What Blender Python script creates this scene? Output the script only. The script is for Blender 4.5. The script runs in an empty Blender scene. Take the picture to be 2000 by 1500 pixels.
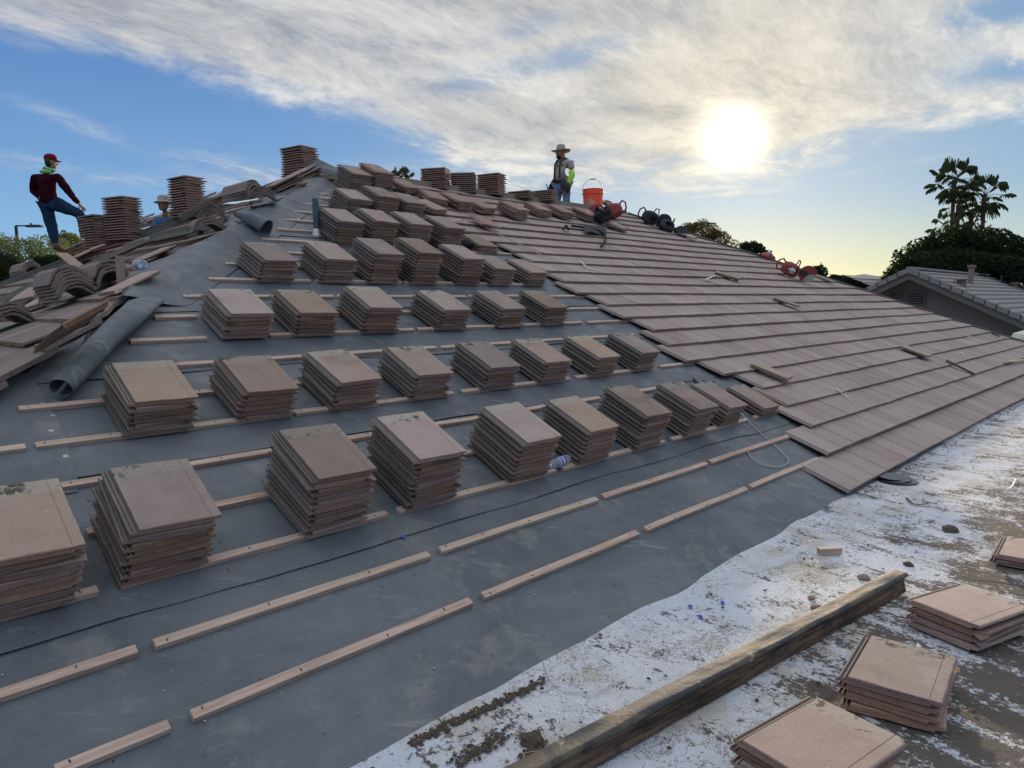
import bpy, bmesh, math, random
from mathutils import Vector, Matrix, noise as mnoise
random.seed(7)
R_ = math.radians
scene = bpy.context.scene
COL = scene.collection

# ---------------------------------------------------------------- camera
CAM = Vector((0, 0, 1.55)); FPX = 1375.84
AF = Vector((0.7052, 0.7003, -0.1108)).normalized()
_p, _y, _r = 0.110996, 0.788554, -0.013122
AF = Vector((math.sin(_y)*math.cos(_p), math.cos(_y)*math.cos(_p), -math.sin(_p)))
_R0 = Vector((math.cos(_y), -math.sin(_y), 0)); _U0 = _R0.cross(AF)
AR = _R0*math.cos(_r) + _U0*math.sin(_r); AU = -_R0*math.sin(_r) + _U0*math.cos(_r)
cam = bpy.data.cameras.new('camera'); camo = bpy.data.objects.new('camera', cam); COL.objects.link(camo)
m = Matrix.Identity(4)
for i in range(3):
    m[i][0] = AR[i]; m[i][1] = AU[i]; m[i][2] = -AF[i]; m[i][3] = CAM[i]
camo.matrix_world = m
cam.sensor_width = 36; cam.lens = 36*FPX/2000; cam.clip_start = 0.05; cam.clip_end = 3000
scene.camera = camo

# ---------------------------------------------------------------- sun + exposure
SUN_EL, SUN_AZ = R_(12.1), R_(62.44)
SD = Vector((math.sin(SUN_AZ)*math.cos(SUN_EL), math.cos(SUN_AZ)*math.cos(SUN_EL), math.sin(SUN_EL)))
sl = bpy.data.lights.new('sun', 'SUN'); sl.energy = 4.6; sl.angle = R_(1.2); sl.color = (1.0, 0.80, 0.58)
so = bpy.data.objects.new('sun', sl); COL.objects.link(so)
so.rotation_euler = SD.to_track_quat('Z', 'Y').to_euler()
vs = scene.view_settings
vs.view_transform = 'Standard'; vs.look = 'None'; vs.exposure = 0.0; vs.gamma = 1.0; vs.use_curve_mapping = False

# ---------------------------------------------------------------- node helpers
class NT:
    def __init__(s, tree): s.t = tree; s.n = tree.nodes; s.l = tree.links
    def put(s, sock, v):
        if isinstance(v, bpy.types.NodeSocket): s.l.new(v, sock)
        elif v is not None:
            if isinstance(v, (tuple, list)) and len(v) == 3 and sock.type == 'RGBA': v = (*v, 1)
            sock.default_value = v
    def node(s, typ, out=0, ins=None, **kw):
        n = s.n.new(typ)
        for k, v in kw.items(): setattr(n, k, v)
        for k, v in (ins or {}).items(): s.put(n.inputs[k], v)
        return n.outputs[out] if out is not None else n
    def m(s, op, a, b=None, c=None, clamp=False):
        n = s.n.new('ShaderNodeMath'); n.operation = op; n.use_clamp = clamp
        for i, v in enumerate((a, b, c)):
            if v is not None: s.put(n.inputs[i], v)
        return n.outputs[0]
    def mix(s, f, a, b, bt='MIX'):
        n = s.n.new('ShaderNodeMix'); n.data_type = 'RGBA'; n.blend_type = bt; n.clamp_factor = True
        s.put(n.inputs[0], f); s.put(n.inputs[6], a); s.put(n.inputs[7], b)
        return n.outputs[2]
    def ss(s, x, a, b, lo=0.0, hi=1.0):
        n = s.n.new('ShaderNodeMapRange'); n.interpolation_type = 'SMOOTHSTEP'
        s.put(n.inputs[0], x); n.inputs[1].default_value = a; n.inputs[2].default_value = b
        n.inputs[3].default_value = lo; n.inputs[4].default_value = hi
        return n.outputs[0]
    def noise(s, vec, scale, detail=4, rough=.55, dist=0.0, out=0):
        return s.node('ShaderNodeTexNoise', out, {'Vector': vec, 'Scale': scale, 'Detail': detail, 'Roughness': rough, 'Distortion': dist})
    def rs(s, vec, deg, sc):                                  # rotate first, then stretch
        return s.mapping(s.mapping(vec, rot=(0, 0, R_(deg))), sc=sc)
    def mapping(s, vec, loc=(0, 0, 0), rot=(0, 0, 0), sc=(1, 1, 1)):
        return s.node('ShaderNodeMapping', 0, {'Vector': vec, 'Location': loc, 'Rotation': rot, 'Scale': sc})

# ---------------------------------------------------------------- world: sky, high cloud sheet, veiled sun
world = bpy.data.worlds.new('World'); scene.world = world; world.use_nodes = True
w = NT(world.node_tree)
for n in list(w.n): w.n.remove(n)
D = w.node('ShaderNodeTexCoord', 0)
sep = w.node('ShaderNodeSeparateXYZ', None, {0: D})
X, Y, Z = sep.outputs
az = w.m('MULTIPLY', w.m('ARCTAN2', X, Y), 180/math.pi)
el = w.m('MULTIPLY', w.m('ARCSINE', Z), 180/math.pi)
sky = w.n.new('ShaderNodeTexSky'); sky.sky_type = 'NISHITA'; sky.sun_disc = False
sky.sun_elevation = SUN_EL; sky.sun_rotation = SUN_AZ; sky.altitude = 300; sky.air_density = 1.0; sky.dust_density = 1.2; sky.ozone_density = 2.2
skyc = w.node('ShaderNodeVectorMath', 0, {0: sky.outputs[0], 1: (0.115, 0.115, 0.115)}, operation='MULTIPLY')
cosg = w.node('ShaderNodeVectorMath', 1, {0: D, 1: tuple(SD)}, operation='DOT_PRODUCT')
ang = w.m('MULTIPLY', w.m('ARCCOSINE', w.m('MINIMUM', cosg, 0.99999)), 180/math.pi)
# clear-air gradient (deep blue up high, pale low down, straw-coloured low under the sun) blended with the sky model
elp = w.m('MAXIMUM', el, 0.0)
cr = w.n.new('ShaderNodeValToRGB'); w.l.new(w.m('DIVIDE', elp, 60.0), cr.inputs[0])
cr.color_ramp.elements[0].position = 0; cr.color_ramp.elements[0].color = (.34, .60, .78, 1)
cr.color_ramp.elements[1].position = 1; cr.color_ramp.elements[1].color = (.06, .15, .40, 1)
for p, c in ((.07, (.26, .50, .78, 1)), (.17, (.17, .36, .67, 1)), (.30, (.105, .25, .57, 1))):
    e = cr.color_ramp.elements.new(p); e.color = c
azd = w.m('ABSOLUTE', w.m('SUBTRACT', az, 66.0))
warm = w.m('MULTIPLY', w.ss(azd, 36, 4), w.ss(el, 9.0, 0.3))
teal = w.ss(azd, 46, 6)
blue = w.mix(w.m('MULTIPLY', teal, .62), cr.outputs[0], (.26, .42, .55))
air = w.mix(w.m('MULTIPLY', warm, .76), blue, (.60, .66, .36))
base = w.mix(.10, air, skyc)
# cloud sheet
cu = w.m('ADD', w.m('MAXIMUM', Z, 0.0), .10)
pv = w.node('ShaderNodeCombineXYZ', 0, {0: w.m('DIVIDE', X, cu), 1: w.m('DIVIDE', Y, cu), 2: 0.0})
pv2 = w.mapping(pv, rot=(0, 0, R_(-28)), sc=(1.0, 1.5, 1))
warpc = w.node('ShaderNodeTexNoise', 1, {'Vector': pv2, 'Scale': .8, 'Detail': 2, 'Roughness': .5})
warp = w.node('ShaderNodeVectorMath', 0, {0: warpc, 1: (.7, .7, 0)}, operation='MULTIPLY')
pw = w.node('ShaderNodeVectorMath', 0, {0: pv2, 1: warp}, operation='ADD')
n1 = w.noise(pw, 1.15, 9, .62, .25)
n2 = w.noise(pw, 3.0, 12, .68, .15)
n3 = w.noise(w.mapping(pw, loc=(5, 3, 0), sc=(1, 2.0, 1)), 8.0, 12, .80, .5)
fc = w.n.new('ShaderNodeFloatCurve'); w.l.new(w.m('DIVIDE', az, 100.0), fc.inputs[1])
pts = [(0, 17.5), (10.7, 17.2), (14.9, 17.0), (21, 16.4), (25.5, 15.7), (29.8, 15.2), (33.6, 14.4), (38.2, 12.6), (43.4, 10.3), (49.4, 9.5), (59.3, 9.1), (63, 9.0), (66.5, 9.5), (69, 10.9), (74.7, 11.4), (80.4, 11.8), (100, 13)]
cv = fc.mapping.curves[0]
cv.points[0].location = (0, pts[0][1]/30); cv.points[1].location = (1, pts[-1][1]/30)
for a, e in pts[1:-1]: cv.points.new(a/100, e/30)
fc.mapping.update()
bd = w.m('MULTIPLY', fc.outputs[0], 30.0)
d0 = w.m('SUBTRACT', el, bd)
ns = w.m('ADD', w.m('MULTIPLY', w.m('SUBTRACT', n1, .5), 5.0), w.m('MULTIPLY', w.m('SUBTRACT', n2, .5), 4.5))
dens = w.ss(w.m('ADD', d0, ns), -1.0, 1.7)
def blob(a0, e0, ra, re, tilt=0.0):
    dx = w.m('SUBTRACT', az, a0); dy = w.m('SUBTRACT', w.m('SUBTRACT', el, e0), w.m('MULTIPLY', dx, tilt))
    q = w.m('ADD', w.m('POWER', w.m('DIVIDE', dx, ra), 2.0), w.m('POWER', w.m('DIVIDE', dy, re), 2.0))
    return w.m('EXPONENT', w.m('MULTIPLY', q, -1.0))
holes = None
for a0, e0, ra, re, t, amt in ((79, 17.9, 5, 1.3, .05, 1.1), (80.5, 14.4, 5.5, 1.1, -.02, 1.1), (51, 18.6, 4.5, 1.0, .25, .75), (43.5, 17.2, 4, .9, .2, .6), (67.5, 10.9, 3.4, .75, .28, .85), (50, 11.4, 5, .55, .05, .6), (56.5, 10.4, 3.5, .5, .1, .55), (47, 20.5, 3, .7, .2, .5)):
    b = w.m('MULTIPLY', blob(a0, e0, ra, re, t), amt)
    holes = b if holes is None else w.m('ADD', holes, b)
holen = w.m('MULTIPLY', holes, w.ss(n2, .70, .42))
# loose wisps below the sheet
wis = None
for a0, e0, ra, re, t, amt in ((26.5, 9.3, 5.5, 1.0, -.22, .95), (14.5, 12.4, 3.0, .5, -.3, .4), (11.5, 9.7, 3, .45, 0, .5), (17.5, 9.1, 3, .3, 0, .35), (62, 8.2, 4.0, .16, .0, .6), (36, 9.6, 7, 1.1, .0, .9), (27, 8.5, 8, .5, -.03, .6), (73, 9.3, 4, .2, .1, .3), (42, 12.2, 3, 1.6, .2, .5), (45, 9.2, 7, .8, 0, .8)):
    b = w.m('MULTIPLY', blob(a0, e0, ra, re, t), amt)
    wis = b if wis is None else w.m('ADD', wis, b)
wisn = w.m('MULTIPLY', wis, w.ss(w.m('ADD', w.m('MULTIPLY', n3, .5), w.m('MULTIPLY', n2, .5)), .38, .62))
thin = w.ss(w.m('ADD', w.m('MULTIPLY', n2, .6), w.m('MULTIPLY', n3, .4)), .26, .50, .66, 1.0)
back = w.m('MULTIPLY', w.ss(w.m('ABSOLUTE', w.m('SUBTRACT', az, 45.0)), 105, 60), w.ss(el, 75, 38))
cm = w.m('ADD', w.m('MULTIPLY', w.m('MULTIPLY', dens, thin), w.m('SUBTRACT', 1.0, holen, clamp=True)), wisn, clamp=True)
cm = w.m('MULTIPLY', cm, w.m('ADD', w.m('MULTIPLY', back, .8), .2))
near = w.m('EXPONENT', w.m('MULTIPLY', ang, -1/10.0))
near2 = w.m('EXPONENT', w.m('MULTIPLY', ang, -1/5.0))
lit = w.m('ADD', w.m('ADD', w.m('MULTIPLY', w.ss(n1, .36, .66), .35), w.m('MULTIPLY', w.ss(n2, .3, .7), .45)), w.m('MULTIPLY', w.m('SUBTRACT', n3, .5), .9))
lit = w.m('ADD', lit, w.ss(az, 16, 50, -.22, .12))
lit = w.m('ADD', lit, w.m('MULTIPLY', w.ss(d0, 5, 0), .25), clamp=True)
ccol = w.mix(lit, (.37, .395, .45), (.87, .865, .84))
ccol = w.mix(w.m('MULTIPLY', near, .80, clamp=True), ccol, w.mix(lit, (.42, .38, .31), (.90, .79, .54)))
c1 = w.mix(cm, base, ccol)
glow = w.m('ADD', w.m('MULTIPLY', near2, .06), w.m('MULTIPLY', near, .04))
glow = w.m('MULTIPLY', glow, w.m('ADD', w.m('MULTIPLY', cm, .95), .05))
gcol = w.node('ShaderNodeVectorMath', 0, {0: (1.0, .80, .40), 'Scale': glow}, operation='SCALE')
# the veiled disc: a soft, ragged bright patch behind the cloud
dn = w.m('ADD', ang, w.m('MULTIPLY', w.m('SUBTRACT', w.m('ADD', n2, n1), 1.0), 3.6))
dsc2 = w.m('MULTIPLY', w.m('EXPONENT', w.m('MULTIPLY', w.m('POWER', w.m('DIVIDE', ang, 3.3), 2.0), -1.0)), w.m('MULTIPLY', w.m('MULTIPLY', cm, .55), w.ss(n2, .3, .65, .45, 1.0)))
disc = w.m('MULTIPLY', w.m('MULTIPLY', w.ss(n2, .25, .6, .5, 1.15), w.m('EXPONENT', w.m('MULTIPLY', w.m('POWER', w.m('DIVIDE', w.m('MAXIMUM', dn, 0.0), 1.6), 2.0), -1.0))), w.ss(w.m('ADD', d0, w.m('MULTIPLY', ns, .15)), -.3, .5))
dcol = w.node('ShaderNodeVectorMath', 0, {0: (1.5, 1.35, 1.05), 'Scale': w.m('ADD', w.m('MULTIPLY', disc, .62), w.m('MULTIPLY', dsc2, .95))}, operation='SCALE')
c2 = w.node('ShaderNodeVectorMath', 0, {0: c1, 1: gcol}, operation='ADD')
c3 = w.node('ShaderNodeVectorMath', 0, {0: c2, 1: dcol}, operation='ADD')
# sky overhead and behind, out of view, brightened and paled as added fill light
azc = w.m('ABSOLUTE', w.m('SUBTRACT', az, 45.0))
ovr = w.ss(el, 24, 46)
bhd = w.ss(w.m('MINIMUM', azc, w.m('SUBTRACT', 360.0, azc)), 55, 110)
c4 = w.mix(w.m('MAXIMUM', w.m('MULTIPLY', ovr, .75), w.m('MULTIPLY', bhd, .18)), c3, (.80, .82, .86))
c5 = w.node('ShaderNodeVectorMath', 0, {0: c4, 'Scale': w.m('ADD', 1.0, w.m('MULTIPLY', ovr, .50))}, operation='SCALE')
bg = w.node('ShaderNodeBackground', 0, {'Color': c5, 'Strength': 1.0})
wo = w.n.new('ShaderNodeOutputWorld'); w.l.new(bg, wo.inputs[0])

# ---------------------------------------------------------------- roof geometry (metres)
TH = 0.43686; CT, ST, TT = math.cos(TH), math.sin(TH), math.tan(TH)
Y0 = 1.976; S = 0.343; V0 = 0.397; UH = 20.56; VR = 8.2; UL = 5.7
NM = Vector((0, -ST, CT))
def rp(u, v, n=0.0): return Vector((u, Y0 + v*CT - n*ST, v*ST + n*CT))
RA = rp(UL, VR); RB = rp(UH - VR*CT, VR)                 # ridge ends
NL = Vector((-ST, 0, CT))
def ray(px, py): return (AF*FPX + AR*(px-1000) - AU*(py-750)).normalized()
def onp(px, py, A, N):
    d = ray(px, py); return CAM + d*((A-CAM).dot(N)/d.dot(N))
def ruv(px, py, n=0.0):                                    # surveyed point -> (u, v) on the main slope
    X = onp(px, py, Vector((0, Y0, 0)) + NM*n, NM)
    return X.x, (X.y-Y0)*CT + X.z*ST
def lft(px, py, n=0.0): return onp(px, py, RA + NL*n, NL)  # on the left slope
def flat(px, py, z=0.0): return onp(px, py, Vector((0, 0, z)), Vector((0, 0, 1)))
def at(px, py, dist): return CAM + ray(px, py)*dist
def uof(px, v, n=0.0):                                     # u where column px crosses course line v
    lo, hi = -6.0, 40.0
    for _ in range(50):
        mid = (lo+hi)/2; d = rp(mid, v, n) - CAM
        z = d.dot(AF)
        x = 1000 + FPX*d.dot(AR)/z if z > 0 else -1e9
        if x < px: lo = mid
        else: hi = mid
    return lo
def hipl(v): return UL - (VR-v)*CT
def hipr(v): return UH - v*CT
MS = Matrix.Rotation(TH, 4, 'X')                           # main slope frame
ML = Matrix(((0, CT, -ST, 0), (-1, 0, 0, 0), (0, ST, CT, 0), (0, 0, 0, 1)))  # left slope frame: x down -Y, y upslope

# ---------------------------------------------------------------- materials
MATS = {}
def mat(name, build):
    if name in MATS: return MATS[name]
    mt = bpy.data.materials.new(name); mt.use_nodes = True
    t = NT(mt.node_tree)
    b = t.n['Principled BSDF']
    build(t, b); MATS[name] = mt
    return mt
def setb(t, b, col=None, rough=None, metal=None, spec=None, bump=None, bs=.3, bd=.01, alpha=None):
    if col is not None: t.put(b.inputs['Base Color'], col)
    if rough is not None: t.put(b.inputs['Roughness'], rough)
    if metal is not None: t.put(b.inputs['Metallic'], metal)
    if spec is not None: t.put(b.inputs['Specular IOR Level'], spec)
    if bump is not None:
        n = t.node('ShaderNodeBump', 0, {'Height': bump, 'Strength': bs, 'Distance': bd}); t.l.new(n, b.inputs['Normal'])
def simple(name, col, rough=.7, metal=0.0, var=.15, scale=8.0, spec=None, bump=.15):
    if spec is None: spec = .4 if rough < .75 else (.05 if rough < .8 else 0.0)
    def f(t, b):
        o = t.node('ShaderNodeTexCoord', 3)
        n = t.noise(o, scale, 5, .6)
        dk = tuple(c*(1-var) for c in col); lt = tuple(min(1, c*(1+var)) for c in col)
        setb(t, b, t.mix(n, dk, lt), rough, metal, spec, t.noise(o, scale*6, 4, .6), bump, .003)
    return mat(name, f)

def f_tile(t, b, edge=False, far=False):
    o = t.node('ShaderNodeTexCoord', 3)
    oi = t.node('ShaderNodeObjectInfo', None)
    rnd = oi.outputs['Random']
    off = t.node('ShaderNodeCombineXYZ', 0, {0: t.m('MULTIPLY', rnd, 31.0), 1: t.m('MULTIPLY', rnd, 17.0), 2: 0.0})
    v = t.node('ShaderNodeVectorMath', 0, {0: o, 1: off}, operation='ADD')
    big = t.noise(v, 7, 4, .6); fine = t.noise(v, 160, 3, .7); mid = t.noise(v, 38, 5, .65)
    stn = t.noise(v, 2.6, 5, .68)
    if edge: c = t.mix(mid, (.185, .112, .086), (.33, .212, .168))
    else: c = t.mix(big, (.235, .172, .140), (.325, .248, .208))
    c = t.mix(t.m('MULTIPLY', t.ss(fine, .52, .75), .45), c, (.46, .39, .35))
    c = t.mix(t.m('MULTIPLY', t.ss(fine, .46, .28), .35), c, (.11, .08, .07))
    c = t.mix(t.ss(stn, .56, .70, 0, .45), c, (.13, .105, .09)); c = t.mix(t.ss(stn, .44, .32, 0, .35), c, (.40, .34, .29))
    if not edge:
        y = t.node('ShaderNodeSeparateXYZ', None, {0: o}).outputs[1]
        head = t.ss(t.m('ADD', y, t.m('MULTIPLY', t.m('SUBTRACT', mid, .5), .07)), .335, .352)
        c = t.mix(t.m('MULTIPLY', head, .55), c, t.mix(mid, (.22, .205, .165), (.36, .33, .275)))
        moss = t.m('MULTIPLY', t.ss(t.noise(v, 13, 7, .75), .545, .60), t.ss(y, .32, .37))
        c = t.mix(t.m('MULTIPLY', moss, .92), c, (.045, .044, .032))
        st = t.noise(t.mapping(v, sc=(1, .25, 1)), 30, 5, .7)
        c = t.mix(t.ss(st, .64, .72, 0, .5), c, (.09, .07, .06))
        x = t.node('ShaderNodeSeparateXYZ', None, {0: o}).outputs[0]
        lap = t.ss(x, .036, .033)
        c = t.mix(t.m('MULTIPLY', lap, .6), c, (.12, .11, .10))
    hsv = t.node('ShaderNodeHueSaturation', 0, {'Hue': t.m('ADD', t.m('MULTIPLY', rnd, .02), .49), 'Saturation': t.m('ADD', t.m('MULTIPLY', rnd, .45), .78), 'Value': t.m('ADD', t.m('MULTIPLY', t.m('FRACT', t.m('MULTIPLY', rnd, 7.3)), .48), .72), 'Color': c})
    hh = t.m('ADD', t.m('MULTIPLY', fine, .4), t.m('MULTIPLY', mid, .9 if edge else .35))
    setb(t, b, hsv, .88, None, .3, hh, .9 if edge else .55, .006 if edge else .003)
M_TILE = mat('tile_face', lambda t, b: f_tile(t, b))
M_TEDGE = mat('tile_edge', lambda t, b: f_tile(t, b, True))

def f_laid(t, b):
    a = t.node('ShaderNodeAttribute', 2, attribute_name='rnd')
    o = t.node('ShaderNodeTexCoord', 3)
    big = t.noise(o, 1.4, 4, .6); mid = t.noise(o, 24, 5, .65); fine = t.noise(o, 120, 3, .7)
    c = t.mix(a, (.235, .18, .155), (.315, .25, .22))
    c = t.mix(t.m('MULTIPLY', t.ss(big, .4, .65), .35), c, (.33, .285, .27))
    c = t.mix(t.m('MULTIPLY', t.ss(mid, .62, .72), .75), c, (.09, .075, .065))
    c = t.mix(t.m('MULTIPLY', t.ss(fine, .55, .75), .3), c, (.45, .40, .37))
    sm = t.ss(t.noise(t.mapping(o, sc=(1, .5, 1)), 3.2, 5, .65), .60, .68, 0, .35)
    c = t.mix(sm, c, (.17, .14, .125))
    setb(t, b, c, .82, None, .45, t.m('ADD', mid, t.m('MULTIPLY', fine, .5)), .5, .004)
M_LAID = mat('laid_tile_concrete', f_laid)
def f_old_shaded(t, b):  # weathered tile; base also darkened to paint in the left slope's shade
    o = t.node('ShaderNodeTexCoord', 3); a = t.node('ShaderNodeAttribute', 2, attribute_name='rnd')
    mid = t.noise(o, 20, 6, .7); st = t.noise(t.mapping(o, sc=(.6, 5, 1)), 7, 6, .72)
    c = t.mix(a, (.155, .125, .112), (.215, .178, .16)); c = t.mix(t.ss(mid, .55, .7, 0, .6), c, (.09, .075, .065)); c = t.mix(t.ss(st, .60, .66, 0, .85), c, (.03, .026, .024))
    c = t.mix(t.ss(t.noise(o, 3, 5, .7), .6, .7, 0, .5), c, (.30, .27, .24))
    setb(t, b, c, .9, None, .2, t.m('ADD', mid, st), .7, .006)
M_OLD_SHADED = mat('old_tile_shaded', f_old_shaded)

def f_felt(t, b):
    o = t.node('ShaderNodeTexCoord', 3)
    big = t.noise(o, 1.1, 5, .6, .6); mid = t.noise(o, 9, 5, .6); fine = t.noise(o, 260, 2, .6)
    c = t.mix(t.ss(big, .35, .65), (.060, .074, .086), (.104, .118, .127))
    sc = t.noise(t.rs(o, 25, (1.2, 5, 1)), 2.3, 7, .7, .8)
    c = t.mix(t.ss(sc, .56, .72, 0, .6), c, (.25, .255, .25))
    c = t.mix(t.ss(mid, .66, .76, 0, .6), c, (.045, .05, .058))
    c = t.mix(t.ss(fine, .35, .7, 0, .35), c, (.17, .19, .21))
    dust = t.noise(o, 2.6, 6, .72); c = t.mix(t.ss(dust, .54, .68, 0, .5), c, (.205, .20, .18))
    sp = t.node('ShaderNodeTexVoronoi', 0, {'Vector': o, 'Scale': 9.0, 'Randomness': 1.0})
    pk = t.noise(o, 3.0, 2)
    c = t.mix(t.m('MULTIPLY', t.ss(sp, .055, .035), t.ss(pk, .5, .56)), c, (.02, .022, .028))
    sp2 = t.node('ShaderNodeTexVoronoi', 0, {'Vector': t.mapping(o, loc=(3, 7, 1)), 'Scale': 14.0})
    c = t.mix(t.m('MULTIPLY', t.ss(sp2, .035, .02), t.ss(pk, .46, .40)), c, (.55, .55, .52))
    setb(t, b, c, t.ss(mid, .3, .7, .58, .8), None, .45, t.m('ADD', t.m('MULTIPLY', t.noise(o, 5, 3), 1.0), t.m('ADD', t.m('MULTIPLY', fine, .08), t.m('MULTIPLY', t.noise(t.mapping(o, rot=(0, 0, R_(-14)), sc=(.5, 2.4, 1)), 2.2, 5, .6, .7), 1.6))), .5, .02)
M_FELT = mat('grey_underlayment', f_felt)

def f_wood(t, b, base=(.50, .365, .295), dark=(.29, .19, .145)):
    o = t.node('ShaderNodeTexCoord', 3)
    rnd = t.node('ShaderNodeObjectInfo', None).outputs['Random']
    v = t.mapping(o, sc=(1.6, 22, 22))
    vo = t.node('ShaderNodeVectorMath', 0, {0: v, 1: t.node('ShaderNodeCombineXYZ', 0, {0: t.m('MULTIPLY', rnd, 40.0), 1: t.m('MULTIPLY', rnd, 9.0), 2: 0.0})}, operation='ADD')
    g = t.noise(vo, 2.0, 6, .6, .6)
    c = t.mix(t.ss(g, .3, .7), dark, base)
    c = t.mix(t.m('MULTIPLY', rnd, .45), c, (.47, .39, .29))
    k = t.node('ShaderNodeTexVoronoi', 0, {'Vector': t.mapping(o, sc=(2.2, 9, 9)), 'Scale': 1.6}); c = t.mix(t.ss(k, .13, .07, 0, .6), c, (.14, .07, .045))
    d = t.noise(t.mapping(o, sc=(3, 14, 14)), 3.5, 6, .7); c = t.mix(t.ss(d, .66, .72, 0, .7), c, (.10, .07, .055))
    setb(t, b, c, .75, None, .35, g, .4, .004)
M_WOOD = mat('batten_pine', lambda t, b: f_wood(t, b))
M_WOODOLD = mat('weathered_board', lambda t, b: f_wood(t, b, (.13, .125, .115), (.05, .05, .048)))

def f_coat(t, b):
    o = t.node('ShaderNodeTexCoord', 3)
    sepo = t.node('ShaderNodeSeparateXYZ', None, {0: o}); x, y = sepo.outputs[0], sepo.outputs[1]
    big = t.noise(o, .9, 5, .6, .4)
    streak = t.noise(t.rs(o, 97, (.8, 4.4, 1)), 1.7, 9, .72, .5)
    streak2 = t.noise(t.rs(o, 104, (1.9, 8, 1)), 2.4, 9, .75, .3)
    grit = t.noise(o, 42, 7, .8); grit2 = t.noise(t.mapping(o, sc=(1, 1.6, 1)), 110, 4, .75)
    fl = t.node('ShaderNodeTexVoronoi', 0, {'Vector': t.node('ShaderNodeVectorMath', 0, {0: o, 1: t.noise(o, 20, 4, .7, out=1)}, operation='ADD'), 'Scale': 30.0})
    crack = t.node('ShaderNodeTexVoronoi', 0, {'Vector': t.node('ShaderNodeVectorMath', 0, {0: t.mapping(o, rot=(0, 0, R_(8)), sc=(.5, 1.6, 1)), 1: t.noise(o, 8, 5, .7, out=1)}, operation='ADD'), 'Scale': 3.2}, feature='DISTANCE_TO_EDGE')
    c = t.mix(t.ss(big, .38, .62), (.54, .58, .64), (.66, .68, .71))
    c = t.mix(t.ss(t.noise(o, 2.1, 6, .65), .47, .66, 0, .6), c, (.40, .345, .235))
    far = t.ss(x, 3.9, 6.5)                                 # more grime toward the far end of the deck
    low = t.ss(y, 1.35, .75)                                # and on the walked strip
    patch = t.noise(o, 3.1, 9, .74, .3)
    dirt = t.m('ADD', t.m('ADD', t.m('MULTIPLY', streak, .30), t.m('MULTIPLY', streak2, .22)), t.m('MULTIPLY', patch, .48))
    dirt = t.m('ADD', dirt, t.m('ADD', t.m('MULTIPLY', low, .075), t.m('MULTIPLY', far, .02)))
    dirt = t.m('ADD', dirt, t.m('MULTIPLY', t.m('SUBTRACT', grit, .5), .42))
    c = t.mix(t.ss(dirt, .535, .572, 0, .94), c, t.mix(grit, (.045, .036, .029), (.13, .105, .083)))
    c = t.mix(t.m('MULTIPLY', far, t.ss(streak2, .4, .6, 0, .18)), c, (.33, .29, .24))
    c = t.mix(t.m('MULTIPLY', t.ss(fl, .26, .16, 0, .85), t.ss(big, .44, .56)), c, (.085, .068, .052))
    c = t.mix(t.m('MULTIPLY', t.ss(crack, .045, .012, 0, .75), t.ss(t.noise(o, 1.7, 4), .47, .56)), c, (.12, .10, .08))
    spk = t.m('ADD', t.ss(big, .3, .7, -.03, .05), grit2)
    c = t.mix(t.ss(spk, .60, .65, 0, .8), c, (.09, .07, .055))
    c = t.mix(t.ss(grit, .60, .66, 0, .85), c, (.07, .058, .045))
    setb(t, b, c, .9, None, .15, t.m('ADD', t.noise(o, 70, 4, .7), t.m('MULTIPLY', streak, 1.2)), .9, .014)
M_COAT = mat('white_roof_coating', f_coat)

M_STUCCO = simple('stucco', (.30, .29, .27), .9, scale=3)
M_DIRT = mat('dirt', lambda t, b: setb(t, b, t.mix(t.noise(t.node('ShaderNodeTexCoord', 3), 60, 5, .7), (.035, .028, .022), (.16, .125, .09)), .95, None, .2, t.noise(t.node('ShaderNodeTexCoord', 3), 90, 5, .7), 1, .01))
def leafmat(t, b, c, tf=.38):
    setb(t, b, c, .7, None, .08)
    tr = t.node('ShaderNodeBsdfTranslucent', 0, {'Color': t.mix(.5, c, (.16, .20, .05))}); mx = t.node('ShaderNodeMixShader', None, {0: tf}); t.l.new(b.outputs[0], mx.inputs[1]); t.l.new(tr, mx.inputs[2])
    t.l.new(mx.outputs[0], t.n['Material Output'].inputs[0])
M_LEAF = mat('leaf_green', lambda t, b: leafmat(t, b, t.mix(t.noise(t.node('ShaderNodeTexCoord', 3), .8, 4, .6), (.008, .018, .010), (.024, .046, .020)), .12))
M_LEAFL = mat('leaf_olive', lambda t, b: leafmat(t, b, t.mix(t.noise(t.node('ShaderNodeTexCoord', 3), 1.1, 4, .6), (.09, .12, .05), (.27, .29, .12))))
M_LEAFR = mat('leaf_russet', lambda t, b: leafmat(t, b, t.mix(t.noise(t.node('ShaderNodeTexCoord', 3), 1.1, 4, .6), (.05, .04, .022), (.17, .085, .05))))
M_PALM = mat('palm_leaf', lambda t, b: leafmat(t, b, t.mix(t.noise(t.node('ShaderNodeTexCoord', 3), .9, 4, .6), (.035, .055, .03), (.12, .14, .075))))
M_BARK = simple('bark', (.16, .115, .085), .9, scale=4)
M_STEEL = simple('galvanised_steel', (.42, .44, .46), .45, .7)
M_BLACK = simple('black_rubber', (.02, .02, .022), .85, spec=.15)
M_DARKG = simple('dark_grey_plastic', (.045, .047, .052), .85, spec=.15)
M_RED = simple('red_plastic', (.24, .045, .035), .6)
M_WHITEP = simple('white_plastic', (.50, .50, .50), .6)
M_ORANGE = simple('orange_plastic', (.86, .085, .03), .4, var=.05)
M_SKIN = simple('skin', (.30, .165, .11), .6, var=.08)
M_JEANS = simple('denim', (.018, .038, .075), .85, var=.35, scale=14)
M_JEANL = simple('light_denim', (.13, .19, .28), .85, var=.3, scale=14)
M_MAROON = simple('maroon_cotton', (.032, .007, .012), .9, var=.25, scale=12)
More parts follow.
